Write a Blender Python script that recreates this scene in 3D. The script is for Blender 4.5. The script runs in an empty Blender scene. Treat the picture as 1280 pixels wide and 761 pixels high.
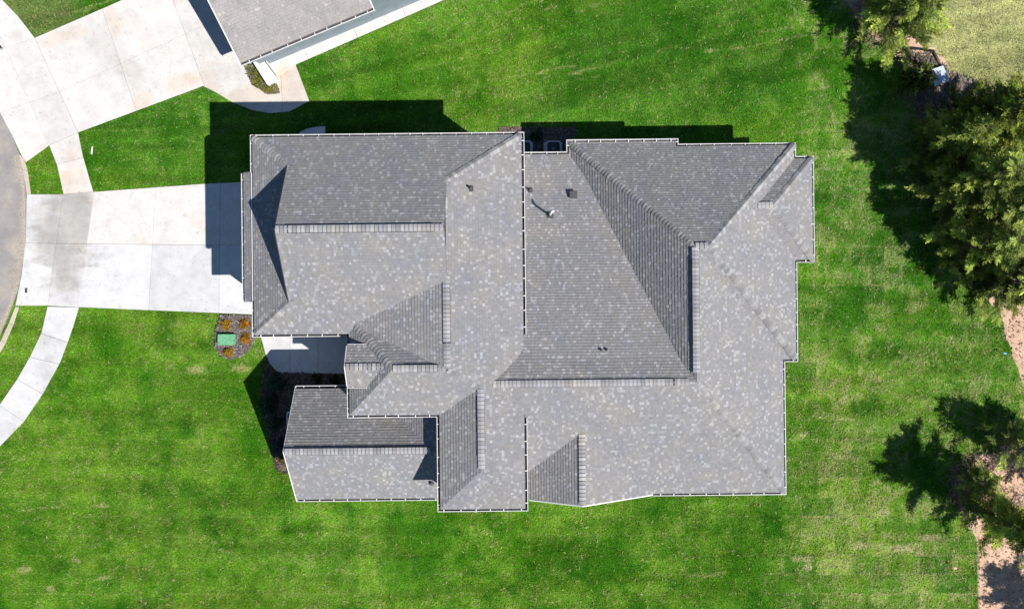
import bpy, bmesh, math, random
import numpy as np
from mathutils import Vector, Matrix

random.seed(7); RNG = np.random.default_rng(7)
SC = bpy.context.scene
COL = SC.collection
F_PX, CAM_H = 870.0, 38.0
GS = CAM_H / F_PX                      # metres per photograph pixel on the ground

# ---------------------------------------------------------------- camera, sky, sun, exposure
cam = bpy.data.cameras.new("camera"); cam_o = bpy.data.objects.new("camera", cam); COL.objects.link(cam_o)
cam_o.location = (0, 0, CAM_H); cam_o.rotation_euler = (0, 0, 0)
cam.sensor_width = 36; cam.lens = F_PX / 1280 * 36; cam.clip_start = 0.5; cam.clip_end = 2000
SC.camera = cam_o
SUN_XY = (0.808, -0.589); SUN_EL = math.radians(46.7)
world = bpy.data.worlds.new("World"); SC.world = world; world.use_nodes = True
wn = world.node_tree; wn.nodes.clear()
sky = wn.nodes.new("ShaderNodeTexSky"); sky.sky_type = 'NISHITA'; sky.sun_disc = False
sky.sun_elevation = SUN_EL; sky.sun_rotation = math.atan2(SUN_XY[0], SUN_XY[1])
sky.air_density = 1.0; sky.dust_density = 0.0; sky.ozone_density = 6.0
bg = wn.nodes.new("ShaderNodeBackground"); bg.inputs[1].default_value = 0.06
wo = wn.nodes.new("ShaderNodeOutputWorld")
wn.links.new(sky.outputs[0], bg.inputs[0]); wn.links.new(bg.outputs[0], wo.inputs[0])
sun = bpy.data.lights.new("sun", 'SUN'); sun.energy = 4.85; sun.angle = math.radians(0.5); sun.color = (1.0, 0.955, 0.90)
sun_o = bpy.data.objects.new("sun", sun); COL.objects.link(sun_o)
d = Vector((SUN_XY[0]*math.cos(SUN_EL), SUN_XY[1]*math.cos(SUN_EL), math.sin(SUN_EL)))
sun_o.rotation_euler = (-d).to_track_quat('-Z', 'Y').to_euler(); sun_o.location = (20, -15, 30)
SC.view_settings.view_transform = 'Standard'; SC.view_settings.look = 'None'
SC.view_settings.exposure = 0.55; SC.view_settings.gamma = 1
SC.cycles.max_bounces = 5; SC.cycles.diffuse_bounces = 3; SC.cycles.glossy_bounces = 2

# ---------------------------------------------------------------- materials
def G(px, py, h=0.0):
    """photograph pixel -> world x, y at height h"""
    return ((px-640)*(CAM_H-h)/F_PX, (380.5-py)*(CAM_H-h)/F_PX)
def nodes_of(name):
    m = bpy.data.materials.new(name); m.use_nodes = True
    nt = m.node_tree; b = nt.nodes["Principled BSDF"]
    return m, nt, b
def N(nt, t, **kw):
    n = nt.nodes.new(t)
    for k, v in kw.items():
        if k.startswith('i_'):
            n.inputs[k[2:].replace('_', ' ')].default_value = v
        else: setattr(n, k, v)
    return n
def noise(nt, scale, detail=4, rough=.55, vec=None, mapscale=None, rot=0):
    tc = N(nt, "ShaderNodeNewGeometry")
    src = tc.outputs["Position"]
    if mapscale or rot:
        mp = N(nt, "ShaderNodeMapping"); mp.inputs["Scale"].default_value = mapscale or (1, 1, 1)
        mp.inputs["Rotation"].default_value = (0, 0, rot)
        nt.links.new(src, mp.inputs[0]); src = mp.outputs[0]
    n = N(nt, "ShaderNodeTexNoise"); n.inputs["Scale"].default_value = scale
    n.inputs["Detail"].default_value = detail; n.inputs["Roughness"].default_value = rough
    nt.links.new(src, n.inputs["Vector"])
    return n.outputs["Fac"]
def ramp(nt, fac, stops):
    r = N(nt, "ShaderNodeValToRGB"); e = r.color_ramp.elements
    while len(e) < len(stops): e.new(0.5)
    for i, (p, c) in enumerate(stops):
        e[i].position = p; e[i].color = (*c, 1) if len(c) == 3 else c
    nt.links.new(fac, r.inputs[0]); return r.outputs[0]
def mix(nt, a, b, fac, mode='MIX'):
    m = N(nt, "ShaderNodeMix", data_type='RGBA', blend_type=mode)
    for s, v in ((m.inputs[0], fac), (m.inputs[6], a), (m.inputs[7], b)):
        if isinstance(v, (int, float)): s.default_value = v
        elif isinstance(v, tuple): s.default_value = (*v, 1)
        else: nt.links.new(v, s)
    return m.outputs[2]
def bump(nt, b, fac, dist=.01, strength=.6):
    bn = N(nt, "ShaderNodeBump"); bn.inputs["Distance"].default_value = dist; bn.inputs["Strength"].default_value = strength
    nt.links.new(fac, bn.inputs["Height"]); nt.links.new(bn.outputs[0], b.inputs["Normal"])
def plain(name, col, rough=.6, metal=0, var=.12, scale=8, bmp=0):
    m, nt, b = nodes_of(name)
    n = noise(nt, scale)
    lo = tuple(c*(1-var) for c in col); hi = tuple(min(1, c*(1+var)) for c in col)
    nt.links.new(ramp(nt, n, [(.3, lo), (.7, hi)]), b.inputs["Base Color"])
    b.inputs["Roughness"].default_value = rough; b.inputs["Metallic"].default_value = metal
    if bmp: bump(nt, b, noise(nt, scale*6), bmp)
    return m
def attr_mat(name, rough=.8, var=.25, scale=30, translucent=0, big=None, spec=.3):
    m, nt, b = nodes_of(name)
    a = N(nt, "ShaderNodeAttribute", attribute_name="col")
    n = noise(nt, scale, 3)
    g = ramp(nt, n, [(.25, (1-var,)*3), (.75, (1+var*.7,)*3)])
    c = mix(nt, a.outputs["Color"], g, 1.0, 'MULTIPLY')
    if big:
        c = mix(nt, c, ramp(nt, noise(nt, big[0], 3), [(.35, big[1]), (.65, big[2])]), 1.0, 'MULTIPLY')
    nt.links.new(c, b.inputs["Base Color"]); b.inputs["Roughness"].default_value = rough
    b.inputs["Specular IOR Level"].default_value = spec
    if translucent:
        t = N(nt, "ShaderNodeBsdfTranslucent"); nt.links.new(c, t.inputs[0])
        ms = N(nt, "ShaderNodeMixShader"); ms.inputs[0].default_value = translucent
        out = nt.nodes["Material Output"]
        nt.links.new(b.outputs[0], ms.inputs[1]); nt.links.new(t.outputs[0], ms.inputs[2]); nt.links.new(ms.outputs[0], out.inputs[0])
    return m

def blot(nt, c, spots, col, edge=.35):
    for (px, py, rx, ry) in spots:
        geo = N(nt, "ShaderNodeNewGeometry"); mp = N(nt, "ShaderNodeMapping"); mp.vector_type = 'TEXTURE'
        mp.inputs["Location"].default_value = (*G(px, py), 0); mp.inputs["Rotation"].default_value = (0, 0, math.radians(22 if py < 165 else 0)); mp.inputs["Scale"].default_value = (rx*GS, ry*GS, 30)
        nt.links.new(geo.outputs["Position"], mp.inputs[0]); ln = N(nt, "ShaderNodeVectorMath", operation='LENGTH'); nt.links.new(mp.outputs[0], ln.inputs[0])
        ad = N(nt, "ShaderNodeMath", operation='ADD'); nt.links.new(ln.outputs["Value"], ad.inputs[0]); nt.links.new(noise(nt, 1.6, 6, .7), ad.inputs[1])
        mr = N(nt, "ShaderNodeMapRange"); mr.inputs[1].default_value = 1.5-edge; mr.inputs[2].default_value = 1.5+edge; mr.inputs[3].default_value = 1.0; mr.inputs[4].default_value = 0.0
        nt.links.new(ad.outputs[0], mr.inputs[0]); c = mix(nt, c, mix(nt, (1.0, 1.0, 1.0), col, mr.outputs[0]), 1.0, 'MULTIPLY')
    return c
def concrete_mat(name, base=(.61, .59, .565), stain=(.50, .36, .27), amount=.25, wet=0.0, seed=0, rot=0.0):
    m, nt, b = nodes_of(name)
    oi = N(nt, "ShaderNodeObjectInfo")
    c1 = ramp(nt, noise(nt, 1.1+seed*.1, 7, .68), [(.3, tuple(x*.84 for x in base)), (.55, base), (.75, tuple(min(.95, x*1.07) for x in base))])
    st = noise(nt, .42+.05*seed, 4, .6)
    mask = ramp(nt, st, [(.55, (0, 0, 0)), (.78, (amount,)*3)])
    c = mix(nt, c1, stain, mask)
    fine = ramp(nt, noise(nt, 22, 4, .7), [(.3, (.93,)*3), (.7, (1.03,)*3)])
    c = mix(nt, c, fine, 1.0, 'MULTIPLY')
    scf = ramp(nt, noise(nt, 1.7, 9, .8, mapscale=(1.6, .7, 1)), [(.60, (1, 1, 1)), (.70, (.86, .83, .79))])
    c = mix(nt, c, scf, 1.0, 'MULTIPLY')
    if name in ('concrete', 'stained_concrete', 'cool_concrete'):
        c = blot(nt, c, [(68,50,16,9),(92,42,14,10),(142,22,9,20),(178,128,16,12),(228,103,22,10),(310,122,50,14),(366,108,20,26),(352,90,10,10),(108,248,14,10),(95,222,16,14),(90,252,14,14)], (.97, .90, .83))
        c = blot(nt, c, [(135,60,22,34),(165,92,16,20),(22,45,10,6),(55,420,14,8),(57,462,14,10),(62,448,6,5),(12,535,14,8)], (.90, .89, .87))
    if name == 'stained_concrete':
        c = mix(nt, c, ramp(nt, noise(nt, 3.0, 7, .85, mapscale=(.9, 1.2, 1)), [(.56, (1, 1, 1)), (.64, (.80, .75, .68))]), .8, 'MULTIPLY')
    spots = ramp(nt, noise(nt, 5.5, 2, .4), [(.66, (1, 1, 1)), (.72, (.84, .82, .80))])
    c = mix(nt, c, spots, 1.0, 'MULTIPLY')
    if wet:
        w = ramp(nt, noise(nt, .5, 9, .62, mapscale=(1.5, .8, 1)), [(.42, (1, 1, 1)), (.66, (1-wet*.55, 1-wet*.55, 1-wet*.5))])
        c = mix(nt, c, w, 1.0, 'MULTIPLY')
        geo = N(nt, "ShaderNodeNewGeometry"); mp = N(nt, "ShaderNodeMapping"); mp.vector_type = 'TEXTURE'
        mp.inputs["Location"].default_value = (*G(84, 296), 0); mp.inputs["Scale"].default_value = (3.0, 4.2, 30)
        nt.links.new(geo.outputs["Position"], mp.inputs[0]); ln = N(nt, "ShaderNodeVectorMath", operation='LENGTH'); nt.links.new(mp.outputs[0], ln.inputs[0])
        ad = N(nt, "ShaderNodeMath", operation='ADD'); nt.links.new(ln.outputs["Value"], ad.inputs[0])
        sc_ = N(nt, "ShaderNodeMath", operation='MULTIPLY'); nt.links.new(noise(nt, .9, 8, .68, mapscale=(.6, 1.5, 1)), sc_.inputs[0]); sc_.inputs[1].default_value = 1.6; nt.links.new(sc_.outputs[0], ad.inputs[1])
        c = mix(nt, c, ramp(nt, ad.outputs[0], [(.0, (.62, .61, .58)), (.62, (.70, .69, .66)), (.72, (.92, .92, .92)), (.95, (1, 1, 1))]) if False else c, 0.0)
        mr = N(nt, "ShaderNodeMapRange"); mr.inputs[1].default_value = 1.25; mr.inputs[2].default_value = 1.6; mr.inputs[3].default_value = 1.0; mr.inputs[4].default_value = 0.0
        nt.links.new(ad.outputs[0], mr.inputs[0])
        st2 = mix(nt, (1.0, 1.0, 1.0), (.74, .72, .68), mr.outputs[0]); c = mix(nt, c, st2, 1.0, 'MULTIPLY')
    tone = N(nt, "ShaderNodeMapRange"); tone.inputs[3].default_value = .93; tone.inputs[4].default_value = 1.05
    nt.links.new(oi.outputs["Random"], tone.inputs[0])
    vm = N(nt, "ShaderNodeVectorMath", operation='SCALE'); nt.links.new(c, vm.inputs[0]); nt.links.new(tone.outputs[0], vm.inputs["Scale"])
    nt.links.new(vm.outputs[0], b.inputs["Base Color"]); b.inputs["Roughness"].default_value = .85
    bump(nt, b, noise(nt, 60, 3), .002)
    return m

M = {}
M['shingle'] = attr_mat("asphalt_shingle", .9, .10, 45, big=(.7, (.93, .95, 1.02), (1.05, 1.035, 1.0)))
M['shingle_n'] = attr_mat("weathered_shingle", .9, .2, 14, big=(1.2, (.9, .9, .9), (1.1, 1.08, 1.05)))
M['deck'] = plain("roof_underlay", (.10, .10, .105), .9)
M['vent'] = plain("black_vent_plastic", (.025, .025, .028), .6)
M['gutter'] = plain("white_gutter_metal", (.60, .595, .59), .45, 0, .12, 3)
M['gutter_shade'] = plain("gutter_shade_strip", (.05, .046, .045), .8, 0, .6, 6)  # near-black tone that paints in the shade inside the gutters
M['trim'] = plain("white_trim", (.68, .67, .66), .5, 0, .05)
M['siding'] = plain("pale_siding", (.62, .62, .60), .6, 0, .05, 3)
M['stone'] = plain("grey_stone", (.35, .33, .31), .8, 0, .35, 5, .02)
M['bsiding'] = plain("blue_grey_siding", (.17, .215, .25), .6, 0, .1, 2)
M['teal'] = plain("teal_siding", (.075, .13, .155), .6, 0, .3, 5)
M['glass'] = plain("window_glass", (.03, .04, .05), .08)
M['door'] = plain("dark_door", (.06, .045, .035), .4)
M['concrete'] = concrete_mat("concrete", amount=.3)
M['concrete_pink'] = concrete_mat("stained_concrete", base=(.61, .59, .56), amount=.7, seed=2, stain=(.55, .40, .31))
M['concrete_wet'] = concrete_mat("damp_concrete", base=(.60, .60, .59), amount=.3, wet=.30, seed=4, stain=(.46, .36, .28))
M['concrete_band'] = concrete_mat("grey_concrete_band", base=(.59, .58, .565), amount=.3, wet=.35, seed=7)
M['concrete_cool'] = concrete_mat("cool_concrete", base=(.59, .59, .59), amount=.05, wet=.12, seed=5)
M['joint'] = plain("joint_sand", (.20, .175, .15), .95)
M['asphalt'], _nt, _b = nodes_of("old_asphalt")
_c = ramp(_nt, noise(_nt, .55, 7, .65), [(.32, (.22, .205, .20)), (.5, (.29, .27, .255)), (.64, (.40, .345, .285))])
_f = ramp(_nt, noise(_nt, 35, 3, .7), [(.3, (.8,)*3), (.7, (1.15,)*3)])
_nt.links.new(mix(_nt, _c, _f, 1.0, 'MULTIPLY'), _b.inputs["Base Color"]); _b.inputs["Roughness"].default_value = .9
bump(_nt, _b, noise(_nt, 90, 2), .004)
M['sand'] = attr_mat("curb_sand", .95, .3, 18)
M['curb'] = concrete_mat("curb_concrete", base=(.50, .44, .36), amount=.6, seed=1)
M['lawn'] = attr_mat("lawn_soil_and_thatch", .95, .5, 11, spec=0)
M['grass'] = attr_mat("grass_blade", .8, .15, 4, translucent=.15, spec=.04)
M['far'] = plain("distant_grass", (.055, .165, .012), .95, 0, .35, .4)
def ground_mat(name, stops, scale, fine=.35, bmp=.03):
    m, nt, b = nodes_of(name)
    c = ramp(nt, noise(nt, scale, 8, .7), stops)
    f = ramp(nt, noise(nt, 14, 5, .75), [(.3, (1-fine,)*3), (.7, (1+fine,)*3)])
    nt.links.new(mix(nt, c, f, 1.0, 'MULTIPLY'), b.inputs["Base Color"]); b.inputs["Roughness"].default_value = .95
    bump(nt, b, noise(nt, 12, 6, .7), bmp, .8)
    return m
M['dirt'] = ground_mat("red_brown_dirt", [(.3, (.38, .24, .16)), (.5, (.56, .37, .26)), (.7, (.64, .46, .35))], .9)
M['floor'] = ground_mat("leaf_litter_soil", [(.3, (.07, .055, .045)), (.5, (.13, .105, .085)), (.7, (.20, .165, .135))], 1.4)
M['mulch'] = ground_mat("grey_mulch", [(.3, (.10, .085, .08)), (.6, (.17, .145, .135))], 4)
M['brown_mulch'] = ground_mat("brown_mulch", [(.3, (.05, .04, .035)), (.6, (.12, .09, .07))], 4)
M['chip'] = attr_mat("wood_chip", .95, .2, 20)
M['leaf'] = attr_mat("foliage", .7, .15, 6, translucent=.42, spec=.1)
M['bark'] = plain("bark", (.16, .12, .09), .9, 0, .3, 12, .02)
M['twig'] = plain("dry_twig", (.24, .18, .14), .9, 0, .35, 6)
M['timber'] = plain("weathered_timber", (.085, .065, .05), .9, 0, .4, 8)
M['metal_roof'] = plain("blue_grey_metal", (.50, .56, .62), .45, .1, .2, 2)
M['green_box'] = plain("green_utility_paint", (.13, .36, .19), .6, 0, .3, 9)
M['orange_leaf'] = attr_mat("golden_leaf", .6, .15, 8, translucent=.3)
M['ac'] = plain("grey_cabinet", (.38, .40, .42), .45, .1)
M['ac_dark'] = plain("dark_fan_guard", (.05, .06, .07), .5)
M['pvc'] = plain("white_pipe", (.8, .8, .78), .4, 0, .03)
M['lead'] = plain("dark_flashing", (.06, .06, .065), .6)
M['iron'] = plain("dark_iron", (.05, .045, .04), .7)
M['blueflag'] = plain("blue_plastic", (.08, .30, .65), .5)
M['pinkflag'] = plain("orange_plastic", (.75, .22, .12), .5)

# ---------------------------------------------------------------- object helpers
def link(name, mesh, parent=None, mat=None, kind=None):
    o = bpy.data.objects.new(name, mesh); COL.objects.link(o)
    if parent is not None: o.parent = parent
    if mat is not None and mesh is not None and len(mesh.materials) == 0: mesh.materials.append(mat)
    if kind: o['kind'] = kind
    return o
def tag(o, label, cat=None, group=None):
    o['label'] = label
    if cat: o['category'] = cat
    if group: o['group'] = group
    return o
def empty(name, loc, rz=0, label=None, cat=None, group=None):
    o = bpy.data.objects.new(name, None); COL.objects.link(o); o.location = loc; o.rotation_euler = (0, 0, rz)
    o.empty_display_size = .2
    if label: tag(o, label, cat, group)
    return o
def pydata(name, verts, faces, parent=None, mat=None, kind=None, smooth=False):
    me = bpy.data.meshes.new(name); me.from_pydata(verts, [], faces); me.update()
    if smooth:
        for p in me.polygons: p.use_smooth = True
    return link(name, me, parent, mat, kind)
def fast_mesh(name, V, Fc, cols=None, nper=3, mat=None, parent=None, kind=None):
    """V (n,3); Fc (m,nper); cols (n,3) per vertex"""
    me = bpy.data.meshes.new(name)
    V = np.asarray(V, np.float32); Fc = np.asarray(Fc, np.int32); m = len(Fc)
    me.vertices.add(len(V)); me.vertices.foreach_set("co", V.ravel())
    me.loops.add(m*nper); me.loops.foreach_set("vertex_index", Fc.ravel())
    me.polygons.add(m); me.polygons.foreach_set("loop_start", np.arange(0, m*nper, nper, dtype=np.int32))
    me.polygons.foreach_set("loop_total", np.full(m, nper, np.int32))
    me.update(calc_edges=True)
    if cols is not None:
        a = me.color_attributes.new("col", 'FLOAT_COLOR', 'POINT')
        c4 = np.ones((len(V), 4), np.float32); c4[:, :3] = cols; a.data.foreach_set("color", c4.ravel())
    return link(name, me, parent, mat, kind)
def box_bm(bm, x0, x1, y0, y1, z0, z1):
    vs = [bm.verts.new(p) for p in ((x0,y0,z0),(x1,y0,z0),(x1,y1,z0),(x0,y1,z0),(x0,y0,z1),(x1,y0,z1),(x1,y1,z1),(x0,y1,z1))]
    for f in ((3,2,1,0),(4,5,6,7),(0,1,5,4),(1,2,6,5),(2,3,7,6),(3,0,4,7)): bm.faces.new([vs[i] for i in f])
    return vs
def bm_obj(name, bm, parent=None, mat=None, kind=None, bevel=0, smooth=False):
    if bevel: bmesh.ops.bevel(bm, geom=bm.edges[:], offset=bevel, segments=2, affect='EDGES', clamp_overlap=True)
    me = bpy.data.meshes.new(name); bm.to_mesh(me); bm.free()
    if smooth:
        for p in me.polygons: p.use_smooth = True
    return link(name, me, parent, mat, kind)
def box(name, x0, x1, y0, y1, z0, z1, parent=None, mat=None, bevel=0, kind=None):
    bm = bmesh.new(); box_bm(bm, x0, x1, y0, y1, z0, z1); return bm_obj(name, bm, parent, mat, kind, bevel)
def prism(name, pts, z0, z1, parent=None, mat=None, kind=None, bevel=0):
    a = sum(pts[i][0]*pts[(i+1) % len(pts)][1]-pts[(i+1) % len(pts)][0]*pts[i][1] for i in range(len(pts)))
    if a < 0: pts = pts[::-1]
    bm = bmesh.new()
    lo = [bm.verts.new((x, y, z0)) for x, y in pts]; hi = [bm.verts.new((x, y, z1)) for x, y in pts]
    bm.faces.new(hi); bm.faces.new(lo[::-1])
    for i in range(len(pts)): j = (i+1) % len(pts); bm.faces.new((lo[i], lo[j], hi[j], hi[i]))
    if bevel: 
        es = [e for e in bm.edges if all(v.co.z > z1-1e-5 for v in e.verts)]
        bmesh.ops.bevel(bm, geom=es, offset=bevel, segments=1, affect='EDGES', clamp_overlap=True)
    return bm_obj(name, bm, parent, mat, kind)
def tube_bm(bm, pts, radii, n=8, cap=True):
    prev = None; rings = []
    for i, p in enumerate(pts):
        p = Vector(p); a = Vector(pts[max(i-1, 0)]); b = Vector(pts[min(i+1, len(pts)-1)])
        t = (b-a).normalized(); u = t.orthogonal().normalized() if prev is None else (prev - t*prev.dot(t)).normalized()
        prev = u; w = t.cross(u)
        r = radii[i] if isinstance(radii, (list, tuple)) else radii
        rings.append([bm.verts.new(p + u*math.cos(2*math.pi*k/n)*r + w*math.sin(2*math.pi*k/n)*r) for k in range(n)])
    for a, b in zip(rings, rings[1:]):
        for k in range(n): bm.faces.new((a[k], a[(k+1) % n], b[(k+1) % n], b[k]))
    if cap: bm.faces.new(rings[0][::-1]); bm.faces.new(rings[-1])
def tube(name, pts, r, parent=None, mat=None, n=8):
    bm = bmesh.new(); tube_bm(bm, pts, r, n); return bm_obj(name, bm, parent, mat, smooth=True)
def GP(pts, h=0.0): return [G(x, y, h) for x, y in pts]
def inpoly(x, y, poly):
    x = np.asarray(x); y = np.asarray(y); r = np.zeros(x.shape, bool); n = len(poly)
    for i in range(n):
        x1, y1 = poly[i]; x2, y2 = poly[(i+1) % n]
        if y1 == y2: continue
        c = ((y1 > y) != (y2 > y)) & (x < (x2-x1)*(y-y1)/(y2-y1)+x1)
        r ^= c
    return r
def clip_half(poly, a, b, c):
    """keep a*x+b*y <= c"""
    out = []; n = len(poly)
    for i in range(n):
        p, q = poly[i], poly[(i+1) % n]; dp = a*p[0]+b*p[1]-c; dq = a*q[0]+b*q[1]-c
        if dp <= 0: out.append(p)
        if (dp < 0 < dq) or (dq < 0 < dp):
            t = dp/(dp-dq); out.append((p[0]+(q[0]-p[0])*t, p[1]+(q[1]-p[1])*t))
    return out
def inset(poly, d):
    n = len(poly)
    a = sum(poly[i][0]*poly[(i+1) % n][1]-poly[(i+1) % n][0]*poly[i][1] for i in range(n))
    if a < 0: poly = poly[::-1]
    out = []
    for i in range(n):
        p0, p1, p2 = (Vector(poly[i-1]), Vector(poly[i]), Vector(poly[(i+1) % n]))
        e1 = (p1-p0).normalized(); e2 = (p2-p1).normalized()
        n1 = Vector((-e1.y, e1.x)); n2 = Vector((-e2.y, e2.x)); m = n1+n2
        if m.length < 1e-4: m = n1.copy()
        m.normalize(); k = max(.4, m.dot(n1)); q = p1+m*d/k; out.append((q.x, q.y))
    return out
class VNoise:
    def __init__(s, seed, size=256): s.g = np.random.default_rng(seed).random((size, size)); s.n = size
    def __call__(s, x, y, sc):
        x = np.asarray(x)*sc+1000; y = np.asarray(y)*sc+1000
        xi = np.floor(x).astype(int); yi = np.floor(y).astype(int); fx = x-xi; fy = y-yi
        fx = fx*fx*(3-2*fx); fy = fy*fy*(3-2*fy); n = s.n
        a = s.g[xi % n, yi % n]; b = s.g[(xi+1) % n, yi % n]; c = s.g[xi % n, (yi+1) % n]; dd = s.g[(xi+1) % n, (yi+1) % n]
        return (a*(1-fx)+b*fx)*(1-fy)+(c*(1-fx)+dd*fx)*fy
def fbm(v, x, y, sc, o=4, g=.55):
    t = 0; a = 1; s = 0
    for i in range(o): t = t+a*v(x+17.3*i, y-9.1*i, sc*2**i); s += a; a *= g
    return t/s

# ================================================================ ground
SIDEWALK_LOW = [(60,383),(52,417),(38,446),(22,474),(0,506),(-20,528),(-20,585),(0,558),(30,527),(54,492),(76,452),(85,428),(94,402),(99,384)]
SIDEWALK_UP = [(62,182),(98,166),(104,195),(117,240),(80,243),(72,207)]
DRIVE = [(34,243),(80,243),(117,240),(255,230),(322,227),(322,393),(316,393),(98,384),(60,382),(20,382),(28,342),(33,300)]
NBR = [(-40,-40),(-3,-8),(3,0),(24,22),(44,48),(155,0),(230,-33),(330,-90),(335,-30),(330,60),(326,84),(318,80),(305,80),(318,106),(336,117),(349,117),(345,102),(333,105),(326,84),(390,58),(372,78),(370,82),(387,127),(362,140),(338,142),(315,138),(290,128),(270,116),(254,108),(98,166),(62,182),(33,203),(28,196),(15,168),(0,140),(-40,120),(-40,70),(0,63),(5,62),(0,56),(-40,40)]
ROAD = [(-260,60),(-60,100),(0,138),(8,152),(15,168),(24,192),(31,220),(34,255),(34,290),(30,330),(22,365),(12,392),(0,420),(-60,500),(-260,560)]
STREET_APRON = [(31,203),(34,243),(38,243),(33,203)]
PAVE_POLYS = [SIDEWALK_LOW, SIDEWALK_UP, DRIVE, NBR, ROAD]
WALK = [(326,421),(440,421),(440,467),(356,467),(345,463),(337,454),(332,442),(329,430)]
PATIO = [(326,84),(330,60),(460,-10),(540,-50),(600,-20),(557,0),(470,38),(371,81),(345,98)]
WALK_BACK = [(374,166),(384,161),(395,159),(407,158),(407,175),(374,175)]
BED_BOX = [(276,393),(317,395),(319,423),(313,436),(303,445),(288,449),(276,445),(270,434),(270,415),(274,402)]
BED_PORCH = [(333,443),(337,455),(346,464),(440,468),(440,480),(400,490),(372,560),(365,590),(352,592),(345,586),(341,566),(330,520),(326,490),(330,460)]
BED_NBR = [(306,82),(328,84),(333,105),(345,101),(350,117),(336,118),(317,107),(311,95)]
BED_BACK = [(622,160),(720,160),(720,200),(622,200)]
WOODS = [(1052,-30),(1056,0),(1072,26),(1095,52),(1112,70),(1133,95),(1146,140),(1158,195),(1180,262),(1205,330),(1230,376),(1244,392),(1254,412),(1262,440),(1272,468),(1284,490),(1300,528),(1272,552),(1258,549),(1238,560),(1218,562),(1204,580),(1192,596),(1190,618),(1199,634),(1203,652),(1219,672),(1221,690),(1222,761),(1222,800),(1420,800),(1420,120),(1260,110),(1195,92),(1170,60),(1130,20),(1118,-30)]
TURF_STREAKS = [((712,93),(760,82),.07),((760,80),(895,47),.03),((840,62),(898,62),.03),((895,47),(902,58),.03),((915,62),(960,53),.05),((945,42),(990,34),.05),((960,53),(1025,43),.04),((505,52),(600,12),.03),((560,92),(690,30),.025),((520,70),(575,46),.03),((690,76),(840,36),.02),((650,112),(760,96),.03),((560,118),(660,104),.025),((700,22),(745,8),.04),((1000,28),(1012,0),.03),((560,20),(590,8),.04),((110,215),(250,176),.025),((120,200),(200,160),.02),((985,0),(1002,28),.05),
    ((640,15),(675,0),.05),((680,14),(700,9),.06),((730,8),(752,2),.05),((610,100),(720,82),.06),((560,62),(640,30),.03),((575,116),(680,120),.05),((30,20),(118,12),.08),
    ((60,24),(140,2),.05),((860,720),(905,716),.10),((345,632),(400,634),.02),((20,638),(90,634),.05),((1195,690),(1225,700),.04),((180,128),(250,112),.05)]
PATCHES = [((1003,698),(16,4)),((1010,708),(6,5)),((1075,682),(12,5)),((1130,685),(20,6)),((1165,672),(18,5)),((1150,690),(9,4)),((722,92),(6,2)),((886,64),(5,2)),((128,632),(8,3)),
           ((1005,543),(6,5)),((300,460),(12,5)),((245,462),(12,5)),((30,712),(9,5)),((95,700),(7,4)),((62,735),(6,4)),((128,722),(8,3)),((1105,640),(10,5)),((1230,395),(5,5))]
v1, v2, v3, v4 = VNoise(1), VNoise(2), VNoise(3), VNoise(4)
woods_w = GP(WOODS)
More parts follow.
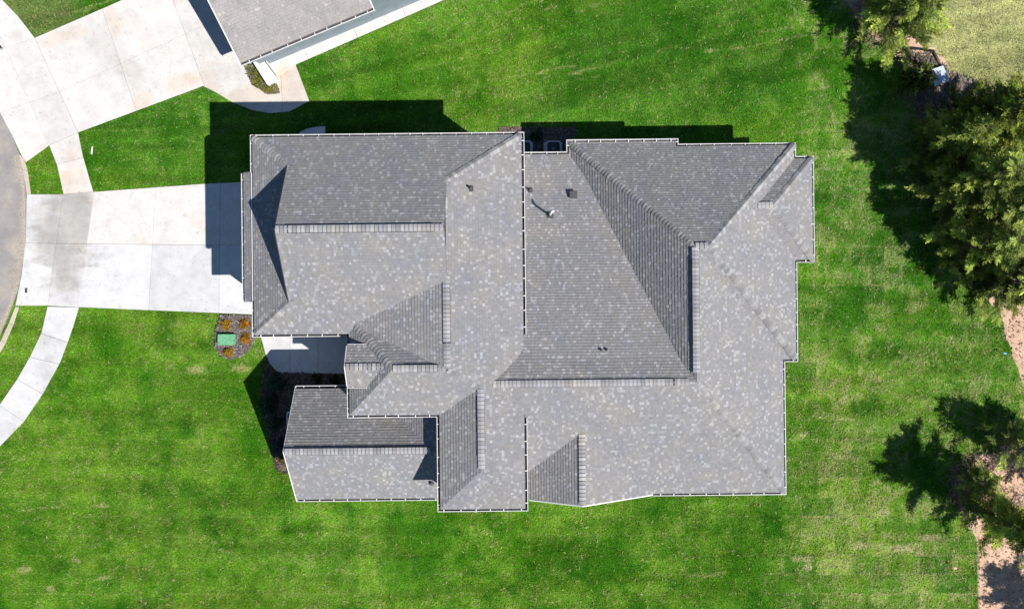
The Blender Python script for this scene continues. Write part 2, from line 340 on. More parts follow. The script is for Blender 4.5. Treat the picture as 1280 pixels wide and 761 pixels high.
def lawn_color(x, y, full=False):
    px = x/GS+640; py = 380.5-y/GS
    n1 = fbm(v1, x, y, .22, 5); n2 = fbm(v2, x, y, .9, 4); n3 = fbm(v3, x, y, 3.2, 3); n4 = v4(x, y, 9.0)
    A = np.array((.052, .168, .008)); B = np.array((.132, .262, .022)); D = np.array((.022, .118, .005)); C = np.array((.33, .35, .13))
    t = np.clip((n1*.6+n2*.25+n3*.15-.38)/.24, 0, 1)[..., None]
    c = A*(1-t)+B*t
    cool = np.clip((fbm(v3, x, y, .16, 4)-.42)/.2, 0, 1)[..., None]*np.clip(1.25-np.abs(py-60)/330, .35, 1)[..., None]
    c = c*(1-.5*cool)+np.array((.044, .160, .018))*(.5*cool)*(.7+.6*t)
    k = np.clip((.44-n2)/.22, 0, 1)[..., None]*.5; c = c*(1-k)+D*k
    # sod pieces laid in rows, each with its own tone
    right = px > 1000-0*py
    ang = np.where(py < 160, math.radians(14), 0.0)
    u = x*np.cos(ang)+y*np.sin(ang); v = -x*np.sin(ang)+y*np.cos(ang)
    vr = np.floor(v/1.05); ur = np.floor((u+(vr % 2)*.9)/1.85)
    hsh = np.sin(ur*127.1+vr*311.7)*43758.5453; hsh = hsh-np.floor(hsh)
    w = .25+.46*np.clip((px-940)/80, 0, 1)+.18*np.clip((py-600)/60, 0, 1)
    c = c*(1+(hsh-.5)[..., None]*w[..., None]*np.array((1.1, .62, .9)))
    e = np.minimum(v/1.05-vr, 1-(v/1.05-vr)); eu = np.minimum((u+(vr % 2)*.9)/1.85-ur, 1-((u+(vr % 2)*.9)/1.85-ur)); seam = ((e < .04) | (eu < .022))*np.clip((n2-.40)*5, 0, 1)*w
    # dry thatch flecks
    th = np.clip((n3*.6+n4*.4-.56)/.14, 0, 1)*np.clip((n1-.38)/.2, 0, 1)
    dry = np.clip(th*.20+seam*.30, 0, 1)
    fr = np.clip((px-960)/60, 0, 1)*.22*np.clip((n2*.5+n3*.5-.45)/.15, 0, 1)
    dry = np.clip(dry+fr*np.where(hsh > .5, 1.3, .4), 0, 1)
    for (a, b, wd) in TURF_STREAKS:
        ax, ay = G(*a); bx, by = G(*b); L2 = (bx-ax)**2+(by-ay)**2
        tt = np.clip(((x-ax)*(bx-ax)+(y-ay)*(by-ay))/L2, 0, 1)
        dd = np.hypot(x-ax-tt*(bx-ax)+(n3-.5)*.25, y-ay-tt*(by-ay)+(n2-.5)*.35)
        dry = np.maximum(dry, np.clip(1.3-dd/(wd*1.15), 0, 1)*np.clip(.25+(n4-.3)*1.2+(n3-.5), 0, .62))
    for (a, r) in PATCHES:
        ax, ay = G(*a); q = ((x-ax)/(r[0]*GS))**2+((y-ay)/(r[1]*GS))**2
        dry = np.maximum(dry, np.clip(1.3-q+(n4-.5)*1.6, 0, 1)*.8)
    c = c*(1-dry[..., None])+C*dry[..., None]
    # unmown pasture behind the trees
    past = np.clip((px-1130+(n2-.5)*40)/30, 0, 1)*np.clip((150-py)/30, 0, 1)
    pc = np.array((.34, .385, .12))*(0.75+.5*n3)[..., None]
    pc = pc*(1-.5*np.clip((n2-.5)*4, 0, 1)[..., None])+np.array((.17, .23, .06))*(.5*np.clip((n2-.5)*4, 0, 1)[..., None])
    c = c*(1-past[..., None])+pc*past[..., None]
    # verge strips by the street are duller
    vg = np.clip((110-px)/25, 0, 1)*np.clip((60-py)/15, 0, 1)
    c = c*(1-.6*vg[..., None])+np.array((.13, .15, .055))*(.6*vg[..., None])
    # faint brushed mowing streaks
    c = c*(.78+.44*v3(x*.22+y*.04, (y-x*.22*np.clip((180-py)/60, 0, 1))*2.2, 1.0))[..., None]
    ry = np.clip((px-900)/160, 0, 1)[..., None]; c = c*(1+ry*np.array((.22, .10, .5)))
    c = c*(.74+.52*fbm(v4, x, y, 2.1, 4, .75))[..., None]
    if full: return np.clip(c, .004, .9), np.clip(th+seam*.6+fr*1.5+dry*.6, 0, 1)*(1-past*.6)
    return np.clip(c, .004, .9)

sheet = pydata("ground", [(-400,-400,-.12),(400,-400,-.12),(400,400,-.12),(-400,400,-.12)], [(0,1,2,3)], None, M['far'], 'structure')
nx, ny = 640, 400; xs = np.linspace(-32, 32, nx); ys = np.linspace(-20, 20, ny)
X, Y = np.meshgrid(xs, ys, indexing='ij'); Xf, Yf = X.ravel(), Y.ravel()
Z = (fbm(v2, Xf, Yf, 1.2, 3)-.5)*.025
idx = np.arange(nx*ny).reshape(nx, ny)
Fq = np.stack([idx[:-1, :-1], idx[1:, :-1], idx[1:, 1:], idx[:-1, 1:]], -1).reshape(-1, 4)
lawn = fast_mesh("lawn", np.stack([Xf, Yf, Z], 1), Fq, lawn_color(Xf, Yf)*.82, 4, M['lawn'], None, 'structure')
tag(lawn, "green sodded lawn with straw coloured seams around the grey roofed house")

# grass blades (real geometry) -----------------------------------
def scatter_blades(n):
    x = RNG.uniform(-29.5, 29.5, n); y = RNG.uniform(-17.8, 17.8, n)
    keep = np.ones(n, bool)
    for p in PAVE_POLYS+[WALK, PATIO, WALK_BACK, BED_BOX, BED_PORCH, BED_NBR, BED_BACK]:
        keep &= ~inpoly(x, y, GP(p))
    keep &= ~inpoly(x, y, woods_w)
    keep &= ~((x > -10) & (x < 12.5) & (y > -8.5) & (y < 6.8))
    keep &= ~inpoly(x, y, GP([(256,-40),(302,82),(467,13),(600,-60)]))
    x = x[keep]; y = y[keep]; n = len(x)
    c = lawn_color(x, y); c = c*RNG.uniform(.45, 2.1, (n, 1))*(.75+.5*v4(x*1.0, y*1.0, 6.5))[:, None]; 
    straw = RNG.random(n) < .035; c[straw] = np.array((.34, .33, .17))*RNG.uniform(.6, 1.2, (straw.sum(), 1))
    L = RNG.uniform(.05, .11, n); a = RNG.uniform(0, 2*math.pi, n); lean = RNG.uniform(.2, .9, n); w = RNG.uniform(.012, .024, n)
    dx, dy = np.cos(a), np.sin(a)
    base = np.stack([x, y, np.zeros(n)], 1)
    side = np.stack([-dy*w, dx*w, np.zeros(n)], 1)
    tip = base+np.stack([dx*L*lean, dy*L*lean, L*np.sqrt(1-lean**2*.9)*.75], 1)
    V = np.stack([base-side, base+side, tip], 1).reshape(-1, 3)
    return V, np.arange(3*n).reshape(n, 3), np.repeat(c, 3, 0)
def scatter_straw(n):
    x = RNG.uniform(-29.5, 29.5, n); y = RNG.uniform(-17.8, 17.8, n)
    _, dr = lawn_color(x, y, True); keep = RNG.random(n) < dr*.5+.03
    for p in PAVE_POLYS+[WALK, PATIO, WALK_BACK, BED_BOX, BED_PORCH, BED_NBR, BED_BACK]: keep &= ~inpoly(x, y, GP(p))
    keep &= ~inpoly(x, y, woods_w); keep &= ~((x > -10) & (x < 12.5) & (y > -8.5) & (y < 6.8))
    x = x[keep]; y = y[keep]; n = len(x); a = RNG.uniform(0, math.pi, n)+.0
    L = RNG.uniform(.02, .09, n); W = RNG.uniform(.006, .013, n); c, s = np.cos(a), np.sin(a); b = RNG.normal(0, .5, n)
    def pt(u, v): 
        aa = a+b*u; return np.stack([x+np.cos(aa)*u*L-np.sin(aa)*v*W, y+np.sin(aa)*u*L+np.cos(aa)*v*W, .045+.02*RNG.random(n)], 1)
    V = np.stack([pt(-1, -1), pt(0, -1), pt(1, -.6), pt(1, .6), pt(0, 1), pt(-1, 1)], 1).reshape(-1, 3)
    i = np.arange(n)*6; F_ = np.concatenate([np.stack([i, i+1, i+4, i+5], 1), np.stack([i+1, i+2, i+3, i+4], 1)])
    col = np.array([(.30,.31,.10),(.20,.28,.06),(.42,.39,.20)])[RNG.integers(0, 3, n)]*RNG.uniform(.7, 1.25, (n, 1))
    return V, F_, np.repeat(col, 6, 0)
V, Fc, C3 = scatter_straw(300000)
g2 = fast_mesh("dry_thatch", V, Fc, C3, 4, M['grass'], None, 'stuff')
tag(g2, "straw coloured dry runners lying over the green lawn", "grass")
V, Fc, C3 = scatter_blades(760000)
g = fast_mesh("grass", V, Fc, C3, 3, M['grass'], None, 'stuff')
tag(g, "short green grass blades with straw flecks covering the lawn", "grass")

# woodland floor, mulch beds ---------------------------------------
def rough_sheet(name, pts, z, mat, kind, label, cat=None, amp=.03, step=.25, rim=True):
    P = GP(pts); xs_ = [p[0] for p in P]; ys_ = [p[1] for p in P]
    bm = bmesh.new(); cache = {}
    def vert(x, y):
        k = (round(x, 4), round(y, 4))
        if k not in cache: cache[k] = bm.verts.new((x, y, z))
        return cache[k]
    ix0, ix1 = math.floor(min(xs_)/step), math.ceil(max(xs_)/step); iy0, iy1 = math.floor(min(ys_)/step), math.ceil(max(ys_)/step)
    for ix in range(ix0, ix1):
        colp = clip_half(clip_half(P, 1, 0, (ix+1)*step), -1, 0, -ix*step)
        if len(colp) < 3: continue
        for iy in range(iy0, iy1):
            q = clip_half(clip_half(colp, 0, 1, (iy+1)*step), 0, -1, -iy*step)
            vs = []
            for p in q:
                w_ = vert(*p)
                if w_ not in vs: vs.append(w_)
            if len(vs) >= 3:
                ar = sum(vs[i].co.x*vs[(i+1) % len(vs)].co.y-vs[(i+1) % len(vs)].co.x*vs[i].co.y for i in range(len(vs)))
                if abs(ar) < 1e-5: continue
                if ar < 0: vs = vs[::-1]
                try: bm.faces.new(vs)
                except ValueError: pass
    for v in bm.verts:
        if v.is_boundary:
            v.co.x += (v1(v.co.x, v.co.y, 3.1)-.5)*.12; v.co.y += (v2(v.co.x, v.co.y, 3.1)-.5)*.12
            if rim: v.co.z = -.02
        else: v.co.z += (float(fbm(v3, v.co.x, v.co.y, 2.5, 3))-.3)*amp*2
    bmesh.ops.recalc_face_normals(bm, faces=bm.faces[:])
    if sum(f.normal.z for f in bm.faces) < 0: bmesh.ops.reverse_faces(bm, faces=bm.faces[:])
    o = bm_obj(name, bm, None, mat, kind); o['label'] = label
    if cat: o['category'] = cat
    return o
rough_sheet("dirt_path", WOODS, .03, M['dirt'], 'structure', "bare reddish brown dirt strip under the cedars along the lawn edge", amp=.04, step=.5)
FLOOR = [(1112,70),(1133,95),(1146,140),(1158,195),(1180,262),(1205,330),(1226,370),(1262,372),(1420,420),(1420,120),(1260,110),(1195,92),(1165,66),(1130,60)]
rough_sheet("forest_floor", inset(GP(FLOOR), .02) and FLOOR, .05, M['floor'], 'structure', "dark leaf litter under the row of cedars", amp=.05, step=.5)
rough_sheet("mulch_bed", BED_BOX, .05, M['mulch'], 'structure', "grey mulch bed round the green utility box beside the driveway")
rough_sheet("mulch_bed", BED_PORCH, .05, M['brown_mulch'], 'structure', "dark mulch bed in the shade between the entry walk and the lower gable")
rough_sheet("mulch_bed", BED_NBR, .05, M['mulch'], 'structure', "curved mulch bed with yellow green plants by the neighbouring house")
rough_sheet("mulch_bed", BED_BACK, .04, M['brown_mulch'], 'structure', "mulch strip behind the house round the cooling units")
def chips(name, poly, n, cols, z, label, size=.05, cat="mulch"):
    P = GP(poly); xs_ = [p[0] for p in P]; ys_ = [p[1] for p in P]
    x = RNG.uniform(min(xs_), max(xs_), n); y = RNG.uniform(min(ys_), max(ys_), n); k = inpoly(x, y, P); x = x[k]; y = y[k]; n = len(x)
    a = RNG.uniform(0, 6.28, n); L = RNG.uniform(.5, 1.6, n)*size; W = L*RNG.uniform(.2, .6, n); z0 = z+RNG.uniform(.01, .05, n); tl = RNG.uniform(-.5, .5, n)
    cx, sx = np.cos(a), np.sin(a)
    def pt(u, v): return np.stack([x+cx*u*L-sx*v*W, y+sx*u*L+cx*v*W, z0+tl*u*L], 1)
    V = np.stack([pt(-1, -1), pt(1, -1), pt(1, 1), pt(-1, 1)], 1).reshape(-1, 3)
    ci = np.array(cols)[RNG.integers(0, len(cols), n)]*RNG.uniform(.6, 1.3, (n, 1))
    o = fast_mesh(name, V, np.arange(4*n).reshape(n, 4), np.repeat(ci, 4, 0), 4, M['chip'], None, 'stuff'); tag(o, label, cat); return o
chips("mulch_chips", BED_BOX, 6000, [(.17,.15,.145),(.09,.08,.08),(.26,.21,.19),(.12,.10,.095)], .05, "loose grey mulch chips around the green utility box")
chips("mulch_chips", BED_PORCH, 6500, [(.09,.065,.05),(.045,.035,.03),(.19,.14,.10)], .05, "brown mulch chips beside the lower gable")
chips("mulch_chips", BED_NBR, 2500, [(.16,.14,.13),(.08,.07,.07),(.25,.22,.2)], .05, "grey mulch chips in the curved bed by the neighbouring house")
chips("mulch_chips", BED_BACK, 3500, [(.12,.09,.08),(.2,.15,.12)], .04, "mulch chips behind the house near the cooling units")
chips("leaf_litter", FLOOR, 30000, [(.17,.14,.12),(.26,.21,.18),(.10,.085,.07),(.22,.17,.14),(.09,.10,.05)], .08, "grey brown leaves on the dark ground between the cedars", .045, "leaf litter")
chips("dirt_litter", WOODS, 16000, [(.38,.27,.20),(.50,.37,.28),(.20,.15,.11),(.42,.30,.22)], .05, "dry leaves and bark scattered on the dirt under the cedars", .045, "leaf litter")

# ================================================================ pavements
def slabs(root_name, label, poly, lines, mats, z=.05, depth=.16, gap=.007):
    """split a polygon by lines given as photograph pixel pairs; every slab is its own piece"""
    root = bpy.data.objects.new(root_name, None)
    P = GP(poly)
    base = prism(root_name, inset(P, .03), -.05, z-.035, None, M['joint'], 'structure'); base['label'] = label
    bpy.data.objects.remove(root)
    pieces = [P]
    for (a, b) in lines:
        ax, ay = G(*a); bx, by = G(*b); nx_, ny_ = (by-ay), -(bx-ax); l = math.hypot(nx_, ny_); nx_ /= l; ny_ /= l; c = nx_*ax+ny_*ay
        new = []
        for pc in pieces:
            s = [nx_*p[0]+ny_*p[1]-c for p in pc]
            # only split when the segment really passes through this piece
            mid = [(ax+(bx-ax)*t, ay+(by-ay)*t) for t in (.12, .3, .5, .7, .88)]
            hit = any(inpoly(np.array([m[0]]), np.array([m[1]]), pc)[0] for m in mid)
            if hit and min(s) < -.15 and max(s) > .15:
                for q in (clip_half(pc, nx_, ny_, c), clip_half(pc, -nx_, -ny_, -c)):
                    if len(q) > 2: new.append(q)
            else: new.append(pc)
        pieces = new
    for i, pc in enumerate(pieces):
        area = abs(sum(pc[k][0]*pc[(k+1) % len(pc)][1]-pc[(k+1) % len(pc)][0]*pc[k][1] for k in range(len(pc))))/2
        if area < .05: continue
        cx = sum(p[0] for p in pc)/len(pc); cy = sum(p[1] for p in pc)/len(pc)
        m = mats(cx/GS+640, 380.5-cy/GS) if callable(mats) else mats
        prism("concrete_slab", inset(pc, gap), z-.03, z+random.uniform(-.003, .003), base, m, None, bevel=.006)
    return base
def drive_mat(px, py):
    if 80 < px < 112: return M['concrete_band']
    if px < 130: return M['concrete_wet']
    return M['concrete_pink'] if py < 306 and px < 300 else M['concrete_cool']
slabs("driveway", "wide pale concrete driveway with damp stains leading to the garage", DRIVE,
      [((34,304),(322,307)), ((79,243),(60,383)), ((118,240),(98,384)), ((195,234),(186,390)), ((276,229),(274,392))], drive_mat)
slabs("pavement", "curved concrete pavement south of the driveway", SIDEWALK_LOW,
      [((50,416),(86,428)), ((36,446),(76,455)), ((20,473),(56,493)), ((-2,505),(32,527))], M['concrete_cool'])
slabs("pavement", "short concrete pavement between the two driveways", SIDEWALK_UP, [((70,206),(106,197))], M['concrete_pink'])
slabs("driveway", "wide sunlit concrete driveway of the neighbouring house", NBR,
      [((44,48),(99,168)), ((129,14),(151,80)), ((151,80),(170,136)), ((75,115),(44,126)), ((75,115),(151,80)), ((151,80),(190,62)), ((16,80),(60,180)), ((218,5),(256,108)), ((0,62),(44,48)), ((352,108),(354,142)), ((98,166),(64,181)), ((8,136),(44,126))],
      lambda px, py: M['concrete_pink'] if (px > 300 or (py > 70 and px > 165)) else M['concrete'])
slabs("entry_walk", "rounded concrete entry walk in the shade of the house", WALK, [((363,421),(363,467)), ((398,421),(398,467))], M['concrete_cool'])
slabs("patio", "long white concrete patio strip beside the neighbouring house", PATIO, [((380,60),(386,76)),((440,30),(448,50)),((500,4),(509,24))], M['concrete'], z=.07)
slabs("stepping_pad", "small concrete pad behind the garage in deep shade", WALK_BACK, [], M['concrete'])
prism("road", GP(ROAD), -.05, .03, None, M['asphalt'], 'structure')['label'] = "grey cul-de-sac asphalt with sandy stains at the left edge"
# curb and gutter pan
def strip(name, inner, outer, z0, z1, mat, label, nseg_name=None):
    root = None
    for i in range(len(inner)-1):
        q = [inner[i], inner[i+1], outer[i+1], outer[i]]
        if root is None:
            root = prism(name, inset(GP(q), .004), z0, z1, None, mat, 'structure', bevel=.012); root['label'] = label
        else: prism("kerb_stone", inset(GP(q), .004), z0, z1, root, mat, None, bevel=.012)
strip("kerb", [(24,192),(29,212),(32,228),(34,243)], [(31,200),(35,214),(37,228),(39,243)], -.02, .06, M['curb'], "tan concrete kerb beside the small grass wedge")
strip("kerb", [(20,383),(12,403),(2,425),(-12,448)], [(24,384),(17,406),(7,429),(-6,452)], -.02, .06, M['curb'], "sand stained kerb beside the lower grass verge")
# sand washed along the street edge
def edge_sand():
    n = 12000; t = RNG.random(n); pts = np.array([(26,196),(31,220),(33,255),(33,290),(29,330),(22,362),(12,392),(0,418)])
    k = np.minimum((t*(len(pts)-1)).astype(int), len(pts)-2); f = t*(len(pts)-1)-k
    p = pts[k]*(1-f[:, None])+pts[k+1]*f[:, None]
    off = np.abs(RNG.normal(0, 1, n))*(1.6+4.5*v1(p[:, 1]*.05, 0*p[:, 1], 1.0)**2); px = p[:, 0]-off-1; py = p[:, 1]+RNG.normal(0, 2, n)
    x = (px-640)*GS; y = (380.5-py)*GS; r = RNG.uniform(.008, .024, n); a = RNG.uniform(0, 6.28, n)
    V = np.stack([np.stack([x+r*np.cos(a+q), y+r*np.sin(a+q)*.8, np.full(n, .034)+RNG.uniform(0, .006, n)], 1) for q in (0, 1.7, 3.3, 4.8)], 1).reshape(-1, 3)
    c = np.array([(.50,.45,.38),(.38,.34,.29),(.34,.27,.21)])[RNG.integers(0, 3, n)]*RNG.uniform(.8, 1.2, (n, 1))
    o = fast_mesh("sand", V, np.arange(4*n).reshape(n, 4), np.repeat(c, 4, 0), 4, M['sand'], None, 'stuff'); tag(o, "tan sand and grit washed along the cul-de-sac edge", "sand")
edge_sand()

# ================================================================ the house
TH = 0.0105
house = empty("house", (0, 0, 0), TH, "large house with grey laminated shingle roof of many hips and white gutters", "house")
# each slope: name -> plan polygon, z = a + b*x + c*y
class Slope:
    def __init__(s, poly, a, b, c, nm="roof_slope"):
        s.poly = [tuple(map(float, p)) for p in poly]; s.a, s.b, s.c = a, b, c
    def z(s, x, y): return s.a+s.b*x+s.c*y
def S(poly, z0, x0, y0, bx, by):     # height z0 at x0,y0; gradient bx, by
    return Slope(poly, z0-bx*x0-by*y0, bx, by)
g_ = .14
SN, SE_, SW = .583, .408, .456
Wx, Nx_, Sy, Ex = -12.06, 7.98, -1.40, .65
LZ = 5.75
RZ = LZ+SN*(Nx_-3.29)
slopes = [
 S([(Wx+g_,Nx_-g_),(Ex-g_,Nx_-g_),(-2.9,5.49),(-2.84,5.45),(-2.84,3.29),(-10.03,3.29),(-10.03,6.37)], LZ, 0, Nx_, 0, -SN),
 S([(Wx+g_,Sy+g_),(-10.03,.21),(-10.03,3.29),(-2.84,3.29),(-2.84,.9),(-2.9,-1.29)], LZ, 0, Sy, 0, SN),
 S([(Wx+g_,Nx_-g_),(Wx+g_,Sy+g_),(-10,.21),(-9.8,.3),(-9.8,6.3),(-10,6.37)], LZ, Wx, 0, SW, 0),
 S([(-12.62+g_,.26),(-12.62+g_,6.26),(-11.9,6.26),(-11.9,.26)], 5.42, -12.62, 0, SW, 0),
 S([(Ex-g_,Nx_-g_),(-2.9,5.49),(-2.9,-2.79),(-1.45,-3.8),(-1.45,-7.47),(Ex-g_,-9.57+g_)], LZ, Ex, 0, -SE_, 0),
 S([(-2.9,1.12),(-7.4,-.85),(-2.9,-2.85)], 7.20, -2.9, 0, .26, 0),
 S([(-7.69+g_,-5.18+g_),(-5.3,-2.79),(-7.69+g_,-.5)], LZ, -7.69, 0, SN, 0),
 S([(-5.3,-2.79),(-7.5,-.55),(-2.9,-.55),(-2.9,-2.79)], LZ+SN*2.39, 0, -2.79, 0, -SN),
 S([(-7.69+g_,-5.18+g_),(-5.3,-2.79),(-2.9,-2.79),(-1.45,-3.75),(-1.6,-5.07)], LZ, 0, -5.18, 0, SN),
 S([(-3.55+g_,-5.1),(-3.55+g_,-9.57+g_),(-1.45,-7.47),(-1.45,-3.6),(-3.3,-4.9)], LZ, -3.55, 0, SE_, 0),
 S([(-3.55+g_,-9.57+g_),(Ex-g_,-9.57+g_),(-1.45,-7.47)], LZ, 0, -9.57, 0, SE_),
 S([(-7.5,-1.86+.08),(-5.4,-1.78),(-5.4,-2.72),(-7.5,-2.72)], 6.38, 0, -1.78, 0, -.5),
 S([(-7.5,-3.66),(-5.4,-3.66),(-5.4,-2.72),(-7.5,-2.72)], 6.38, 0, -3.66, 0, .5),
 S([(-10.9,-3.97-g_),(-3.3,-3.97-g_),(-3.3,-6.87),(-10.9,-6.87)], 3.0, 0, -3.97, 0, -.69),
 S([(-10.9,-9.80+g_),(-3.3,-9.80+g_),(-3.3,-6.87),(-10.9,-6.87)], 3.0-.0, 0, -9.77, 0, .69),
 S([(-3.2,-4.4),(-6.9,-4.4),(-5.52,-5.5),(-3.8,-6.87),(-3.2,-6.87)], 5.0, -3.8, 0, .54, 0),
 S([(0,7.65-g_),(2.95,7.65-g_),(9,-2.55),(-.8,-2.55),(-.8,-1),(0,-1)], 3.0, 0, 7.65, 0, -.29),
 S([(-1.3,-2.55),(8.3,-2.55),(8.3,-3.6),(-1.4,-3.6)], 6.4, 0, -3.6, 0, -.42),
 S([(-1.45,-3.6),(8.35,-3.6),(13.7-g_,-9.7+g_),(6.95,-9.7+g_),(6.9,-9.45),(.2,-9.45),(.2,-5.4)], 6.4, 0, -3.6, 0, .557),
 S([(8.35,-3.6),(13.7-g_,-9.7+g_),(13.7-g_,-2.6),(13.6,2.3),(8.35,2.5)], 3.0, 13.7, 0, -.6355, 0),
 S([(2.82+g_,8.25-g_),(8.45-g_,8.25-g_),(8.45-g_,7.98-g_),(14.36-g_,7.98-g_),(8.95,2.56),(8.35,2.56)], 3.0, 0, 7.98, 0, -.627),
 S([(14.36-g_,7.98-g_),(8.95,2.56),(14.36-g_,-3.03+g_)], 3.0, 14.36, 0, -.628, 0),
 S([(8.35,2.56),(8.95,2.56),(14.36-g_,-3.03+g_),(12.9,-3.03+g_)], 3.0, 0, -3.03, 0, .608),
 S([(2.82+g_,8.25-g_),(8.35,2.56),(8.35,-3.6),(7.5,-3.6),(2.82+g_,5.0)], 2.83, 2.82, 0, .645, 0),
 S([(15.25-g_,7.3-g_),(12.58,4.63),(11.3,4.63),(11.3,6),(13.6,7.3-g_)], 3.0, 0, 7.3, 0, -.6),
 S([(15.25-g_,7.3-g_),(12.58,4.63),(15.25-g_,1.95+g_)], 3.0, 15.25, 0, -.6, 0),
 S([(15.25-g_,1.95+g_),(12.58,4.63),(11.3,4.63),(11.3,3),(13.6,1.95+g_)], 3.0, 0, 1.95, 0, .6),
 S([(3.25,-9.57),(3.25,-6.0),(.3,-6.4),(.3,-9.57)], 5.0, 3.25, 0, .46, 0),
 S([(3.25,-9.57),(3.25,-6.0),(7.2,-6.4),(7.2,-9.45),(6.95,-9.57)], 5.0, 3.25, 0, -.5, 0),
]
def envelope(x, y, skip=None):
    x = np.asarray(x, float); y = np.asarray(y, float); z = np.full(x.shape, -9.0)
    for s in slopes:
        if s is skip: continue
        m = inpoly(x, y, s.poly); z = np.where(m, np.maximum(z, s.z(x, y)), z)
    return z
TAB_COLS = np.array([(.216,.213,.211),(.208,.208,.214),(.222,.217,.212),(.202,.201,.203),(.225,.219,.211),(.212,.208,.205)])
def tab_color(r):
    q = r.random()
    if q < .115: c = np.array((.308, .308, .313))*r.uniform(.85, 1.1)
    elif q < .2: c = np.array((.252, .252, .255))*r.uniform(.94, 1.06)
    else: c = TAB_COLS[r.integers(0, len(TAB_COLS))]*r.uniform(.93, 1.07)
    return c
def shingle_mesh(sl, name, parent, mat, exposure=.143, thick=.023, cull=True, colf=tab_color, zoff=.012):
    gx, gy = sl.b, sl.c; gl = math.hypot(gx, gy); vx, vy = gx/gl, gy/gl     # uphill in plan
    ux, uy = vy, -vx
    cosf = 1/math.sqrt(1+gl*gl); ev = exposure*cosf
    P = [(p[0]*ux+p[1]*uy, p[0]*vx+p[1]*vy) for p in sl.poly]
    u0, u1 = min(p[0] for p in P), max(p[0] for p in P); w0, w1 = min(p[1] for p in P), max(p[1] for p in P)
    r = RNG; V = []; Fcs = []; Cs = []; cand = []
    v = w0; row = 0
    while v < w1:
        u = u0-r.uniform(0, .3); band = clip_half(clip_half(P, 0, 1, v+ev), 0, -1, -v)
        if len(band) >= 3:
            bu0 = min(p[0] for p in band); bu1 = max(p[0] for p in band)
            jit = r.normal(0, .004)
            while u < u1:
                w = r.uniform(.08, .145)
                if u+w > bu0 and u < bu1: cand.append((u, min(u+w, u1+.3), v, min(v+ev, w1), jit))
                u += w
        v += ev; row += 1
    A = np.array(cand)
    # visibility against the other slopes
    keep = np.ones(len(A), bool)
    if cull:
        vis = np.zeros(len(A), bool)
        for fu, fv in ((0, 0), (1, 0), (1, 1), (0, 1), (.5, .5)):
            uu = A[:, 0]*(1-fu)+A[:, 1]*fu; vv = A[:, 2]*(1-fv)+A[:, 3]*fv
            x = uu*ux+vv*vx; y = uu*uy+vv*vy
            e = envelope(x, y, sl); vis |= sl.z(x, y) > e-.05
        keep = vis
    inside = np.ones(len(A), bool)
    for fu, fv in ((0, 0), (1, 0), (1, 1), (0, 1)):
        uu = A[:, 0]*(1-fu)+A[:, 1]*fu; vv = A[:, 2]*(1-fv)+A[:, 3]*fv
        inside &= inpoly(uu, vv+1e-6*(1 if fv == 0 else -1), P)
    def w3(u, v, dz): x = u*ux+v*vx; y = u*uy+v*vy; return (x, y, sl.a+gx*x+gy*y+dz+zoff)
    for (a, b, c, d_, jit), k, ins in zip(A, keep, inside):
        if not k: continue
        t = thick*(1.0 if r.random() < .55 else .62)
        col = colf(r); n0 = len(V)
        if ins: poly = [(a, c), (b, c), (b, d_), (a, d_)]
        else:
            poly = P
            for h in ((1, 0, b), (-1, 0, -a), (0, 1, d_), (0, -1, -c)): poly = clip_half(poly, *h)
            if len(poly) < 3: continue
            # drop coincident points
            q = [poly[0]]
            for p in poly[1:]:
                if abs(p[0]-q[-1][0])+abs(p[1]-q[-1][1]) > 1e-5: q.append(p)
            if abs(q[0][0]-q[-1][0])+abs(q[0][1]-q[-1][1]) < 1e-5: q.pop()
            poly = q
            if len(poly) < 3: continue
        ar = sum(poly[i][0]*poly[(i+1) % len(poly)][1]-poly[(i+1) % len(poly)][0]*poly[i][1] for i in range(len(poly)))
        if abs(ar) < 1e-5: continue
        if ar < 0: poly = poly[::-1]
        for (pu, pv) in poly: V.append(w3(pu, pv, t*(1-(pv-c)/ev)))
        m = len(poly); Fcs.append(tuple(range(n0, n0+m))); Cs += [col]*m
        # butt edge
        low = [p for p in poly if abs(p[1]-c) < 1e-5]
        if len(low) >= 2:
            la = min(p[0] for p in low); lb = max(p[0] for p in low); n0 = len(V)
            V += [w3(la, c-.003, -.008), w3(lb, c-.003, -.008), w3(lb, c, t), w3(la, c, t)]
            Fcs.append((n0, n0+1, n0+2, n0+3)); Cs += [col*.25]*4  # butts darkened: printed shadow band that also paints in the course shadow line
    me = bpy.data.meshes.new(name); me.from_pydata(V, [], Fcs); me.update()
    # the uv frame is left-handed for some slopes: make faces point up
    at = me.color_attributes.new("col", 'FLOAT_COLOR', 'POINT'); c4 = np.ones((len(V), 4), np.float32); c4[:, :3] = np.array(Cs); at.data.foreach_set("color", c4.ravel())
    return link(name, me, parent, mat, 'stuff')
def deck_mesh(sl, parent, mat, thick=.12):
    n = len(sl.poly); top = [(x, y, sl.z(x, y)) for x, y in sl.poly]; bot = [(x, y, sl.z(x, y)-thick) for x, y in sl.poly]
    f = [tuple(range(n)), tuple(range(2*n-1, n-1, -1))]+[(i, (i+1) % n, n+(i+1) % n, n+i) for i in range(n)]
    o = pydata("roof_slope", top+bot, f, parent, mat)
    bm = bmesh.new(); bm.from_mesh(o.data); bmesh.ops.recalc_face_normals(bm, faces=bm.faces[:]); bm.to_mesh(o.data); bm.free()
    return o
deck_objs = []
for sl in slopes:
    dk = deck_mesh(sl, house, M['deck']); deck_objs.append(dk)
    shingle_mesh(sl, "shingles", dk, M['shingle'])

